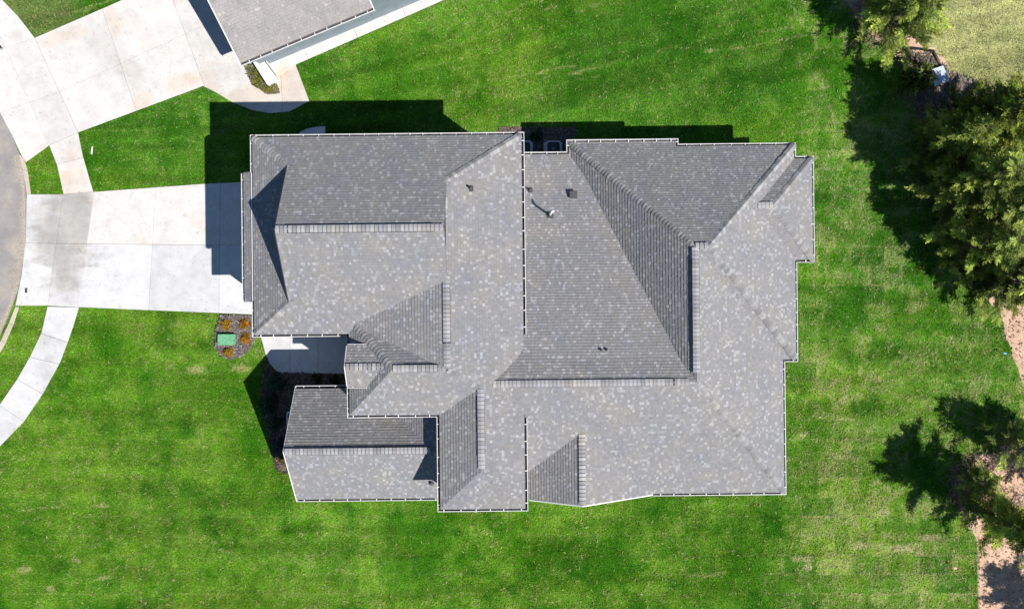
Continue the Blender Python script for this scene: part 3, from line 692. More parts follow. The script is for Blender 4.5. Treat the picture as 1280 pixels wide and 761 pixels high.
# hip and ridge caps -------------------------------------------------
def zr(x, y): return float(envelope(np.array([x]), np.array([y]))[0])
def cap_mesh(name, L, w, drop, t, bow=.05, slant=.022):
    """one folded cap along +x downhill, half width w, sides drop; returns verts, faces, shade per vertex"""
    offs = (-1, -.72, -.4, 0, .4, .72, 1); n = len(offs)
    V = []; shade = []
    for (xx, zt, sh, ex) in ((0, t*.3, 1, 0), (L, t, 1, 0), (L, t-.001, .3, 0), (L, -.02, .3, slant), (0, -.02, .5, 0)):  # butt faces coloured darker to paint in the shadow line under each cap
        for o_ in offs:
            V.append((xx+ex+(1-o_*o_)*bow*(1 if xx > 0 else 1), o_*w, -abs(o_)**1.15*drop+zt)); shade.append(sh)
    Fs = [(k, n+k, n+k+1, k+1) for k in range(n-1)]+[(2*n+k, 3*n+k, 3*n+k+1, 2*n+k+1) for k in range(n-1)]
    Fs += [(0, 4*n, 3*n, n), (n-1, 2*n-1, 4*n-1, 5*n-1)]
    return V, Fs, shade
def hip_caps(p, q, w=.17, drop=None, name="hip_caps", parent=None, step=.165):
    """stuff: folded caps joined along one hip from low p to high q (x,y)"""
    z0 = zr(*p)-.0; z1 = zr(*q)
    a = Vector((p[0], p[1], zr(p[0]+(q[0]-p[0])*.02, p[1]+(q[1]-p[1])*.02))); b = Vector((q[0], q[1], z1))
    d = (b-a); Ln = d.length; t = d/Ln; plan = Vector((d.x, d.y, 0)).normalized(); side = Vector((-plan.y, plan.x, 0))
    midp = (a+b)/2
    dl = max(.0, midp.z-zr(midp.x+side.x*w, midp.y+side.y*w)); dr = max(0, midp.z-zr(midp.x-side.x*w, midp.y-side.y*w))
    V = []; Fs = []; Cs = []; n = int(Ln/step)
    V0, F0, SH = cap_mesh("c", step*.97, w, (dl+dr)/2*.97, .036)
    up = side.cross(-t)
    if up.z < 0: up = -up
    for i in range(n):
        o = b-t*(i*step+.04); 
        col = TAB_COLS[int(RNG.integers(0, 6))]*RNG.choice([.9, 1.0, 1.1, 1.2, 1.3, 1.5]); base = len(V)
        s = RNG.uniform(.93, 1.07)
        for v in V0:
            pp = o+(-t)*v[0]+side*v[1]*s+Vector((0, 0, 1))*(v[2]+.014); V.append(tuple(pp))
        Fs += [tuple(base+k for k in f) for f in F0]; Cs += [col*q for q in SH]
    me = bpy.data.meshes.new(name); me.from_pydata(V, [], Fs); me.update()
    at = me.color_attributes.new("col", 'FLOAT_COLOR', 'POINT'); c4 = np.ones((len(V), 4), np.float32); c4[:, :3] = np.array(Cs); at.data.foreach_set("color", c4.ravel())
    return link(name, me, parent, M['shingle'], 'stuff')
HIPS = [((Ex-g_,Nx_-g_),(-2.9,5.49)), ((Wx+g_,Nx_-g_),(-10.05,6.39)), ((Wx+g_,Sy+g_),(-10.05,.19)),
        ((-7.6,-5.1),(-5.3,-2.79)), ((-7.15,-.94),(-5.3,-2.79)), ((-1.5,-3.75),(-2.9,-2.79)),
        ((-3.47,-9.49),(-1.45,-7.47)), ((Ex-g_,-9.47),(-1.45,-7.47)),
        ((2.9,8.17),(8.35,2.56)), ((14.28,7.9),(8.95,2.56)), ((14.2,-2.88),(8.95,2.56)), ((13.6,-9.58),(8.35,-3.6)),
        ((15.15,7.2),(12.58,4.63)), ((15.15,2.05),(12.58,4.63))]
roofobj = deck_objs[0]
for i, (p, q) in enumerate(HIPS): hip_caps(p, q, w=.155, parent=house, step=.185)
# ridge caps: individual pieces sharing one mesh per colour
CAPM = []
for k in range(10):
    V0, F0, SH = cap_mesh("ridge_cap", .162, .155, .03, .02, 0, .008)
    me = bpy.data.meshes.new("ridge_cap"); me.from_pydata([v for v in V0], [], F0); me.update()
    at = me.color_attributes.new("col", 'FLOAT_COLOR', 'POINT'); c4 = np.ones((len(V0), 4), np.float32)
    c4[:, :3] = np.array(SH)[:, None]*(np.array((.40, .395, .385))*(.9+.05*k) if k < 2 else TAB_COLS[k % 6]*(1.0+.075*k)); at.data.foreach_set("color", c4.ravel()); me.materials.append(M['shingle']); CAPM.append(me)
ncap = 0
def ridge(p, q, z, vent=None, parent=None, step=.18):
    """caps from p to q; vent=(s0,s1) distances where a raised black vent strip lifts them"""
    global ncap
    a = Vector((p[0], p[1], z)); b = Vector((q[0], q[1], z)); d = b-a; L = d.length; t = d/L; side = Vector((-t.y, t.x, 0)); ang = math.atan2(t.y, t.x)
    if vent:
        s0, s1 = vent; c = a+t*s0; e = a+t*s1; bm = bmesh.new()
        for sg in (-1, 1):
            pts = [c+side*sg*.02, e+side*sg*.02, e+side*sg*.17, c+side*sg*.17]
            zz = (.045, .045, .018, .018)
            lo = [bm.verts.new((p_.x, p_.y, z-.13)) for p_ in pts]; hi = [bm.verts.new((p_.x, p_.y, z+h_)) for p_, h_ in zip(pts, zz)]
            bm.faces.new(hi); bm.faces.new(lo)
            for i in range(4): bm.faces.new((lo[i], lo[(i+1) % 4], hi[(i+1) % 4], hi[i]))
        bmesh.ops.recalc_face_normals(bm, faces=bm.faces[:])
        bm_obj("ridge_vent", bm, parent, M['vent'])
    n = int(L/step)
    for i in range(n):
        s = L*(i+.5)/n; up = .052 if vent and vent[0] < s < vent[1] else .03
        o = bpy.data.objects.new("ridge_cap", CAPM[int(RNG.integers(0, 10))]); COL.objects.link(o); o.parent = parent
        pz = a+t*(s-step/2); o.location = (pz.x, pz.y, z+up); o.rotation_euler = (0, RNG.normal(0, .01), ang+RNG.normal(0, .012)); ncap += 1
ridge((-10.0,3.29), (-2.86,3.29), RZ, (.5, 6.75), deck_objs[0])
ridge((-2.9,1.3), (-2.9,-2.75), 7.20, (.35, 3.0), deck_objs[4])
ridge((-5.3,-2.79), (-2.95,-2.79), LZ+SN*2.39, (.55, 2.0), deck_objs[8])
ridge((-7.48,-2.72), (-5.7,-2.72), 6.85, None, deck_objs[12])
ridge((-1.45,-3.8), (-1.45,-7.4), 6.607, (.45, 3.05), deck_objs[9])
ridge((-.9,-3.6), (8.0,-3.6), 6.4, (.75, 8.25), deck_objs[18])
ridge((8.35,2.5), (8.35,-3.2), 6.4, (.5, 4.4), deck_objs[19])
ridge((8.35,2.56), (8.95,2.56), 6.4, None, deck_objs[20])
ridge((-10.85,-6.87), (-3.9,-6.87), 5.0, (.55, 6.9), deck_objs[14])
ridge((3.25,-9.5), (3.25,-6.15), 5.0, None, deck_objs[27])
ridge((11.85,4.63), (12.58,4.63), 4.605, None, deck_objs[24])

# gutters --------------------------------------------------------------
def gutter(path, z, parent=house, w=.165, side=1, hang=.72):
    """path in house frame; side=+1: outside lies to the right of travel. path is the OUTER lip line"""
    P = [Vector((x, y)) for x, y in path]; n = len(P); offs = []
    for i in range(n):
        e1 = (P[i]-P[i-1]).normalized() if i > 0 else None; e2 = (P[i+1]-P[i]).normalized() if i < n-1 else None
        n1 = Vector((e1.y, -e1.x)) if e1 else None; n2 = Vector((e2.y, -e2.x)) if e2 else None
        if n1 is None: m = n2
        elif n2 is None: m = n1
        else: m = (n1+n2); m = m/max(.3, m.dot(n1))
        offs.append(m*side)
    def sweep(prof, name, mat, par, closed=True):
        V = []; Fs = []; k = len(prof)
        for i in range(n):
            for (o_, dz) in prof:
                q = P[i]+offs[i]*(o_-w); V.append((q.x, q.y, z+dz))
        for i in range(n-1):
            for j in range(k if closed else k-1):
                a, b = i*k+j, i*k+(j+1) % k; Fs.append((a, b, b+k, a+k))
        if closed: Fs += [tuple(range(k)), tuple(range((n-1)*k, n*k))]
        o = pydata(name, V, Fs, par, mat)
        bm = bmesh.new(); bm.from_mesh(o.data); bmesh.ops.recalc_face_normals(bm, faces=bm.faces[:]); bm.to_mesh(o.data); bm.free(); return o
    body = sweep([(0,-.03),(0,-.15),(.115,-.15),(.165,-.07),(.165,.0),(.134,.0),(.134,-.015),(.138,-.06),(.11,-.135),(.012,-.135),(.012,-.03)], "gutter", M['gutter'], parent)
    sweep([(.013,-.085),(.130,-.085)], "gutter_shade_strip", M['gutter_shade'], body, False)  # added dark strip standing in for shade in the trough
    for i in range(n-1):
        d_ = (P[i+1]-P[i]); L = d_.length
        if L < .25: continue
        t = d_/L; nn = Vector((t.y, -t.x))*side; m = max(1, round(L/hang))
        for j in range(m):
            s = L*(j+.5)/m+RNG.normal(0, .05); c = P[i]+t*s-nn*(w*.5)
            o = bpy.data.objects.new("gutter_hanger", HANGER); COL.objects.link(o); o.parent = body
            o.location = (c.x, c.y, z-.008); o.rotation_euler = (0, 0, math.atan2(t.y, t.x))
    return body
bm = bmesh.new(); box_bm(bm, -.019, .019, -.085, .062, -.012, .012)
HANGER = bpy.data.meshes.new("gutter_hanger"); bm.to_mesh(HANGER); bm.free(); HANGER.materials.append(M['trim'])
gutter([(Ex,Sy-.12+.1),(Ex,Nx_),(Wx,Nx_),(Wx,6.24)], LZ, side=1)
gutter([(Wx,.28),(Wx,Sy),(-7.69,Sy),(-7.69,-1.72)], LZ, side=1)
gutter([(-12.62,6.26),(-12.62,.26)], 5.42, side=1)
gutter([(-7.69,-3.72),(-7.69,-5.18),(-3.55,-5.18),(-3.55,-9.57),(Ex,-9.57),(Ex,-5.25)], LZ, side=1)
gutter([(-6.3,-1.72),(-7.5,-1.72)], 6.38, side=1); gutter([(-7.5,-3.72),(-6.3,-3.72)], 6.38, side=1)
gutter([(-7.75,-3.97),(-10.93,-3.97)], 3.0, side=1); gutter([(-10.93,-9.8),(-3.6,-9.8)], 3.0, side=1)
gutter([(15.25,1.95),(15.25,7.3),(14.36,7.3),(14.36,7.98),(8.45,7.98),(8.45,8.25),(2.82,8.25),(2.82,7.65),(.68,7.65)], 3.0, side=1)
gutter([(7.0,-9.7),(13.7,-9.7),(13.7,-3.03),(14.36,-3.03),(14.36,1.95),(15.25,1.95)], 3.0, side=1)
# rake trims
def board(p, q, w=.05, h=.16, name="rake_board", parent=house, mat=None):
    a, b = Vector(p), Vector(q); t = (b-a).normalized(); s = Vector((-t.y, t.x, 0)).normalized()*w/2; V = []
    for o in (a, b):
        for dx, dz in ((-1, .02), (1, .02), (1, -h), (-1, -h)): V.append(tuple(o+s*dx+Vector((0, 0, dz))))
    pydata(name, V, [(0,1,5,4),(1,2,6,5),(2,3,7,6),(3,0,4,7),(0,3,2,1),(4,5,6,7)], parent, mat or M['trim'])
for (x, zs) in ((-10.06, 1),):
    board((x,6.37 if x < -5 else 5.5,LZ-.02+SN*(Nx_-(6.37 if x < -5 else 5.5))), (x,3.29,RZ-.02), .02, mat=M['lead'])
    board((x,.21 if x < -5 else 1.08,LZ-.02+SN*((.21 if x < -5 else 1.08)-Sy)), (x,3.29,RZ-.02), .02, mat=M['lead'])
board((-10.92,-3.99,3.0), (-10.92,-6.87,4.99)); board((-10.92,-9.78,3.0), (-10.92,-6.87,4.99))
board((.75,-9.6,3.85), (3.25,-9.6,5.0)); board((6.95,-9.6,3.15), (3.25,-9.6,5.0))
board((-7.53,-1.8,6.38), (-7.53,-2.72,6.84), .04); board((-7.53,-3.64,6.38), (-7.53,-2.72,6.84), .04)
board((Wx+.05,.3,LZ-.01), (Wx+.05,6.22,LZ-.01), .035, .05, "drip_edge")
board((-12.5,.24,5.44), (-12.05,.24,5.64), .03, .1); board((-12.5,6.28,5.44), (-12.05,6.28,5.64), .03, .1)

# walls ---------------------------------------------------------------
def wallbox(x0, x1, y0, y1, z0, z1, mat=None): return box("wall", x0, x1, y0, y1, z0, z1, house, mat or M['siding'])
w_left = wallbox(-11.65, .24, -1.0, 7.55, -.1, 5.70)
wallbox(-12.25, -11.66, .6, 5.9, 2.7, 5.44)
wallbox(-7.3, -3.2, -4.78, -1.01, -.1, 5.66, M['stone'])
wallbox(-3.16, .23, -9.2, -1.02, -.1, 5.66)
w_gable = wallbox(-10.55, -3.17, -9.4, -4.79, -.1, 2.98)
wallbox(.25, 13.3, -9.25, 7.2, -.1, 2.95); wallbox(3.25, 13.96, -2.65, 7.55, -.11, 2.9); wallbox(13.31, 14.85, 2.35, 6.9, -.1, 2.9)
def gable_wall(axis, c, y0, y1, zb, yp, zp, th=.12):
    pts = [(y0, zb), (y1, zb), (yp, zp)]
    V = [((c+s, a, b) if axis == 'x' else (a, c+s, b)) for s in (-th/2, th/2) for a, b in pts]
    return pydata("gable_wall", V, [(0,1,2),(5,4,3),(0,3,4,1),(1,4,5,2),(2,5,3,0)], house, M['siding'])
gable_wall('x', -9.72, .2, 6.4, 6.55, 3.29, RZ-.15); gable_wall('x', -3.12, 1.0, 5.6, 7.0, 3.29, RZ-.15)
gable_wall('x', -10.49, -9.4, -4.4, 2.97, -6.87, 4.75); gable_wall('y', -9.19, .3, 6.2, 2.94, 3.25, 4.75)
gable_wall('x', -7.36, -3.5, -1.95, 5.7, -2.72, 6.7); box("dormer_wall", -7.42, -7.30, -3.55, -1.9, 5.6, 6.32, house, M['siding'])
# garage doors, windows, front door (on the walls below the eaves)
def window(wall, axis, c, a0, a1, z0, z1, out):
    fr = .07
    if axis == 'x':
        f = box("window", min(c, c+out*.06), max(c, c+out*.06), a0, a1, z0, z1, wall, M['trim'])
        box("window_pane", c+out*.062-.004, c+out*.062+.004, a0+fr, (a0+a1)/2-.02, z0+fr, z1-fr, f, M['glass'])
        box("window_pane", c+out*.062-.004, c+out*.062+.004, (a0+a1)/2+.02, a1-fr, z0+fr, z1-fr, f, M['glass'])
    else:
        f = box("window", a0, a1, min(c, c+out*.06), max(c, c+out*.06), z0, z1, wall, M['trim'])
        box("window_pane", a0+fr, (a0+a1)/2-.02, c+out*.062-.004, c+out*.062+.004, z0+fr, z1-fr, f, M['glass'])
        box("window_pane", (a0+a1)/2+.02, a1-fr, c+out*.062-.004, c+out*.062+.004, z0+fr, z1-fr, f, M['glass'])
for y0, y1 in ((-.6, 1.9), (2.3, 7.1)):
    gd = box("garage_door", -11.72, -11.65, y0, y1, 0, 2.3, house, M['trim'])
    for k in range(4): box("door_panel", -11.745, -11.721, y0+.08, y1-.08, .06+k*.56, .56+k*.56, gd, M['siding'])
for y0 in (1.2, 3.9): window(w_left, 'x', -11.65, y0, y0+1.2, 3.4, 4.9, -1)
for x0 in (-10, -6.5): window(w_left, 'y', -1.0, x0, x0+1.1, 1, 2.5, -1) if x0 < -8 else None
for x0 in (-9.5, -5.5, -2.0): window(w_left, 'y', 7.55, x0, x0+1.2, 3.6, 5.0, 1); window(w_left, 'y', 7.55, x0, x0+1.2, .9, 2.4, 1)
window(w_gable, 'y', -9.4, -8.8, -7.2, .9, 2.3, -1); window(w_gable, 'y', -9.4, -6.0, -4.4, .9, 2.3, -1)
fd = box("front_door", -7.37, -7.30, -3.0, -1.9, 0, 2.3, house, M['door']); box("door_handle", -7.42, -7.371, -2.9, -2.86, 1.0, 1.2, fd, M['iron'])
# little bay window on the lower gable with its own white framed roof
bay = box("bay_window", -11.28, -10.56, -6.30, -5.45, .7, 2.75, house, M['trim'])
box("window_pane", -11.295, -11.283, -6.22, -5.53, .95, 2.4, bay, M['glass'])
pydata("bay_roof", [(-11.42,-6.4,2.77),(-11.42,-5.35,2.77),(-10.56,-5.35,2.98),(-10.56,-6.4,2.98),(-11.42,-6.4,2.72),(-11.42,-5.35,2.72),(-10.56,-5.35,2.72),(-10.56,-6.4,2.72)], [(0,3,2,1),(0,1,5,4),(1,2,6,5),(3,0,4,7)], bay, M['deck'])
board((-11.43,-6.42,2.79), (-11.43,-5.33,2.79), .05, .1, "fascia", bay); board((-11.43,-5.34,2.79), (-10.7,-5.34,2.95), .05, .1, "fascia", bay); board((-11.43,-6.41,2.79), (-10.7,-6.41,2.95), .05, .1, "fascia", bay)
# porch slab and column by the entry
box("porch_column", -7.55, -7.32, -4.95, -4.72, 0, 5.6, house, M['trim'])

# roof penetrations
def lathe(name, prof, parent, mat, n=16, smooth=True):
    bm = bmesh.new(); rings = [[bm.verts.new((r*math.cos(2*math.pi*k/n), r*math.sin(2*math.pi*k/n), z)) for k in range(n)] for r, z in prof]
    for a, b in zip(rings, rings[1:]):
        for k in range(n): bm.faces.new((a[k], a[(k+1) % n], b[(k+1) % n], b[k]))
    bm.faces.new(rings[-1]); bm.faces.new(rings[0][::-1])
    return bm_obj(name, bm, parent, mat, None, smooth=smooth)
def stack(x, y, h, r, label, f=.12):
    z = zr(x, y); e = box("vent_flashing", x-f, x+f, y-f*1.1, y+f*1.1, z-.08, z+.06, house, M['lead'], .02)
    p = tube("vent_pipe", [(x, y, z), (x, y, z+h)], r, e, M['lead'], 10)
    lathe_o = tube("pipe_collar", [(x, y, z+.05), (x, y, z+.14)], [r*1.9, r*1.25], e, M['lead'], 10)
    e['label'] = label
stack(-1.80, 5.22, .32, .05, "small dark vent pipe near the top of the bright east slope")
stack(.92+.03, 5.62, .30, .05, "small dark vent pipe beside the long white gutter")
stack(-4.06, -8.70, .22, .05, "small dark vent pipe on the lower gable by the tall wing wall")
stack(4.09, -2.13, .05, .035, "tiny dark vent pipe low on the broad dark slope", .045); stack(4.34, -2.13, .05, .035, "second tiny dark vent pipe on the broad dark slope", .06)
z = zr(1.9, 4.33)
fl = box("vent_flashing", 1.74, 2.06, 4.16, 4.5, z-.1, z+.07, house, M['lead'], .02); fl['label'] = "black flashing at the foot of the tall white flue"
tube("flue_pipe", [(1.9,4.33,z), (1.9,4.33,z+.75), (1.93,4.36,z+.95), (2.02,4.42,z+1.05)], .055, fl, M['pvc'], 10)
tube("pipe_collar", [(1.9,4.33,z+.04), (1.9,4.33,z+.2)], [.11, .07], fl, M['lead'], 10)
z = zr(3.1, 5.34)
bv = box("box_vent", 2.93, 3.22, 5.20, 5.50, z-.08, z+.17, house, M['vent'], .02); bv['label'] = "square black roof vent near the rear valley"
box("vent_hood", 2.89, 3.26, 5.16, 5.53, z+.172, z+.20, bv, M['lead'], .006)
box("vent_label", 3.27, 3.40, 5.19, 5.25, z+.0, z+.035, bv, M['trim'])
# downspouts at a few corners
for x, y, zt in ((14.0, -2.75, 2.85), (.30, -9.3, 5.6), (13.4, -9.35, 2.85)):
    box("downspout", x-.04, x+.04, y-.04, y+.04, 0, zt, house, M['gutter'])

# ================================================================ neighbouring house
def neighbour():
    ax, ay = G(302, 82, 3.0); bx, by = G(467, 13, 3.0); L = math.hypot(bx-ax, by-ay); ang = math.atan2(by-ay, bx-ax)
    R = empty("house", (ax, ay, 0), ang, "neighbouring house with plain weathered taupe shingle roof and blue grey walls", "house")
    # local: x along the eave, y into the house
    s1 = Slope([(0, .1), (L, .1), (L+.0, 7.0), (0, 7.0)], 3.0-.38*.1+.04, 0, .38)
    s2 = Slope([(0, 7.0), (L, 7.0), (L, 14.0), (0, 14.0)], 3.0+.38*6.9*2+.04-.38*.0-.0, 0, -.38)
    def col(r):
        q = r.random(); c = np.array((.285, .273, .266))*r.uniform(.95, 1.05)
        if q < .03: c = np.array((.37, .35, .335))
        return c
    for s in (s1, s2):
        s.a = (3.0 if s is s1 else 3.0+.38*14.0)
        dk = deck_mesh(s, R, M['deck']); shingle_mesh(s, "shingles", dk, M['shingle_n'], thick=.006, cull=False, colf=col)
    # east wing set back, further up the patio
    s3 = Slope([(L-.0, 3.3), (L+9, 3.3), (L+9, 7.0), (L, 7.0)], 3.0, 0, .38); dk = deck_mesh(s3, R, M['deck']); shingle_mesh(s3, "shingles", dk, M['shingle_n'], thick=.006, cull=False, colf=col)
    gutter([(0, -.02), (L+.05, -.02)], 3.0, R)
    board((-.03, 0, 3.02), (-.03, 7, 5.66), .05, .18, parent=R); board((L+.03, 0, 3.02), (L+.03, 3.3, 4.25), .05, .18, parent=R)
    wl = box("wall", .35, L-.25, .88, 13.5, -.1, 2.98, R, M['bsiding'])
    for k in range(14): box("siding_board", .36, L-.26, .862, .879, .05+k*.205, .05+k*.205+.19, wl, M['bsiding'])
    box("wall", L-.24, L+8.5, .88, 13.4, -.1, 2.55, R, M['bsiding'])
    box("porch_roof", L-.23, L+8.5, .80, 3.6, 2.56, 2.66, R, M['teal'])
    box("porch_post", L+.75, L+.85, 1.9, 2.3, 2.67, 3.0, R, M['trim']); box("porch_post", L+4.2, L+4.35, .5, .65, .075, 2.5, R, M['trim'])
    return R, L
NR, NL = neighbour()
# white stoop wall by the neighbour's bed
so = prism("stoop", GP([(316,78),(331,72),(346,99),(333,105)], .5), -.02, .5, None, M['trim'], None, bevel=.02)
tag(so, "low white stoop beside the curved bed at the neighbouring house corner", "stoop")
tube("railing", [G(330,75,.6)+(.54,), G(345,95,.6)+(.54,)], .02, so, M['iron'], 6)

# ================================================================ cooling units
def ac_unit(px, py, label):
    x, y = G(px, py, .8); y = 8.33 if True else y
    r = empty("air_conditioner", (x, y, .04), 0, label, "air conditioner", "cooling units behind the house")
    def rr(s, rad, z0, z1, name, mat, hole=None):
        pts = []
        for cx, cy, a0 in ((s-rad, s-rad, 0), (-s+rad, s-rad, 90), (-s+rad, -s+rad, 180), (s-rad, -s+rad, 270)):
            for k in range(6): a = math.radians(a0+k*18); pts.append((cx+rad*math.cos(a), cy+rad*math.sin(a)))
        if not hole: return prism(name, pts, z0, z1, r, mat)
        n = len(pts); V = [(x_*f, y_*f, z_) for z_ in (z0, z1) for f in (1, hole) for x_, y_ in pts]; Fs = []
        for i in range(n):
            j = (i+1) % n; Fs += [(i, j, 2*n+j, 2*n+i), (n+j, n+i, 3*n+i, 3*n+j), (2*n+i, 2*n+j, 3*n+j, 3*n+i)]
        return pydata(name, V, Fs, r, mat)
    rr(.36, .12, .06, .70, "cabinet", M['ac_dark']); rr(.42, .17, .70, .80, "top_ring", M['ac'], .80)
    for k in range(7):
        rad = .06+.045*k; tube("fan_guard", [(rad*math.cos(a*math.pi/8), rad*math.sin(a*math.pi/8), .765) for a in range(17)], .006, r, M['ac_dark'], 4)
    lathe("fan_hub", [(.001, .60), (.09, .60), (.09, .70), (.001, .71)], r, M['ac'], 12)
    for k in range(4):
        a = k*math.pi/2; c, s = math.cos(a), math.sin(a)
        V = [(c*u-s*v, s*u+c*v, .64+w_) for u, v, w_ in ((.08, -.03, 0), (.3, -.12, .0), (.31, .1, .05), (.08, .05, .03))]
        pydata("fan_blade", V+[(x_, y_, z_-.008) for x_, y_, z_ in V], [(0,1,2,3),(7,6,5,4),(0,4,5,1),(1,5,6,2),(2,6,7,3)], r, M['ac'])
    box("pad", -.5, .5, -.5, .5, -.03, .06, r, M['concrete'])
    return r
ac_unit(692, 187, "air conditioner standing free in the notch between the two rear roofs")
ac_unit(655, 189, "air conditioner half hidden under the tall wing's white gutter")

# ================================================================ utility box, plants
ub = empty("utility_box", G(285.5, 424)+(.05,), 0, "pale green flat utility box in the grey mulch bed", "utility box")
box("cabinet", -.45, .45, -.28, .28, -.05, .22, ub, M['green_box'], .03); box("lid", -.47, .47, -.30, .30, .222, .27, ub, M['green_box'], .02); box("latch", -.03, .03, -.325, -.302, .1, .2, ub, M['iron'])
vc = prism("valve_cover", GP([(32,360),(35,360),(35,366),(32,366)]), .051, .062, None, M['iron']); tag(vc, "small dark iron valve cover set in the driveway apron", "valve cover")

def leaf_cloud(centers, n_each, size, cols, spread, upbias=.3, rng=RNG, elong=2.2, outdir=None):
    """many small leaves around given centres: centers (m,3)"""
    m = len(centers); n = m*n_each
    c = np.repeat(np.asarray(centers), n_each, 0)
    dirn = rng.normal(0, 1, (n, 3)); dirn /= np.linalg.norm(dirn, axis=1, keepdims=True)
    rad = spread*rng.random((n, 1))**.6
    off = dirn*rad; off[:, 2] *= .7
    p = c+off
    d = dirn.copy(); d[:, 2] += upbias
    if outdir is not None: d = d*.8+np.repeat(outdir, n_each, 0)*1.0
    d /= np.linalg.norm(d, axis=1, keepdims=True)
    r2 = rng.normal(0, 1, (n, 3))
    if outdir is not None: r2 = r2*.45+np.array((.25, -.18, 1.0))
    s = np.cross(d, r2); s /= np.linalg.norm(s, axis=1, keepdims=True)+1e-9
    L = size*rng.uniform(.6, 1.5, (n, 1)); W = L/elong/2
    V = np.stack([p-s*W*.3, p+d*L*.45-s*W, p+d*L, p+d*L*.45+s*W], 1).reshape(-1, 3)
    cc = np.repeat(np.asarray(cols), n_each, 0)*rng.uniform(.7, 1.35, (n, 1))
    return V, np.arange(4*n).reshape(n, 4), np.repeat(cc, 4, 0)
def shrub(px, py, r, col, label, group=None, mat='leaf', h=None, n=60, cat="shrub", name="shrub"):
    x, y = G(px, py, .2); h = h or r*1.3
    root = empty(name, (x, y, .04), RNG.uniform(0, 6), label, cat, group)
    cen = []
    for i in range(n):
        a = RNG.uniform(0, 6.28); q = r*RNG.random()**.5*(1+.35*math.sin(3*a+px)); z = h*(1-(q/r)**2*.7)*RNG.uniform(.45, 1)
        cen.append((q*math.cos(a), q*math.sin(a), max(.05, z)))
    cen = np.array(cen); cols = np.array(col)[None]*RNG.uniform(.6, 1.4, (n, 1))
    V, Fc, C = leaf_cloud(cen, 22, r*.28, cols, r*.22)
    fast_mesh("foliage", V, Fc, C, 4, M[mat], root)
    bm = bmesh.new()
    for i in range(7):
        c_ = cen[i*3]; tube_bm(bm, [(0, 0, -.05), (c_[0]*.5, c_[1]*.5, c_[2]*.6), tuple(c_)], [.018, .012, .005], 5)
    bm_obj("stems", bm, root, M['bark'])
for (px, py, lb) in ((281.5, 406, "golden orange shrub at the upper left of the green utility box"), (305.5, 405, "golden orange shrub at the upper right of the bed near the garage corner"),
                     (306.5, 423.5, "golden orange shrub right beside the green utility box"), (284.5, 441, "golden orange shrub below the green utility box")):
    shrub(px, py, .24, (.50*random.uniform(.8, 1.1), .25*random.uniform(.85, 1.2), .03), lb, "golden shrubs round the green utility box", 'orange_leaf', .26, 70)
for (px, py, r, c, lb) in ((345,478,.42,(.05,.12,.07),"dark shrub beside the rounded end of the entry walk"), (336,505,.45,(.05,.11,.07),"dark shrub in the middle of the shaded bed by the lower gable"),
                           (344,528,.32,(.05,.12,.06),"dark shrub beside the small bay window"), (350,557,.36,(.08,.10,.11),"grey leaved shrub at the shadow edge by the gable ridge"),
                           (352,575,.16,(.20,.17,.05),"small tan plant in the sunlit end of the mulch bed"), (395,473,.22,(.05,.10,.04),"low plant between the entry walk and the gable gutter"), (418,474,.2,(.05,.10,.04),"low plant near the dormer beside the entry walk"),
                           (671,169,.3,(.05,.13,.08),"dark green shrub in the shade behind the cooling units")):
    shrub(px, py, r, c, lb, "shrubs in the shaded beds", 'leaf', r*1.1, 60)
# yellow-green succulents of the neighbour's bed
def cover():
    P = GP(BED_NBR); cen = []
    while len(cen) < 90:
        x, y = RNG.uniform(-14.8, -12.4), RNG.uniform(11.4, 13.2)
        if inpoly(np.array([x]), np.array([y]), inset(P, .06))[0]: cen.append((x, y, .12))
    cols = np.array([(.26, .27, .04), (.16, .22, .05), (.32, .24, .06)])[RNG.integers(0, 3, 90)]
    V, Fc, C = leaf_cloud(np.array(cen), 26, .08, cols, .1)
    tag(fast_mesh("ground_cover", V, Fc, C, 4, M['orange_leaf'], None, 'stuff'), "yellow green ground cover in the curved bed by the neighbouring house", "ground cover")
cover()

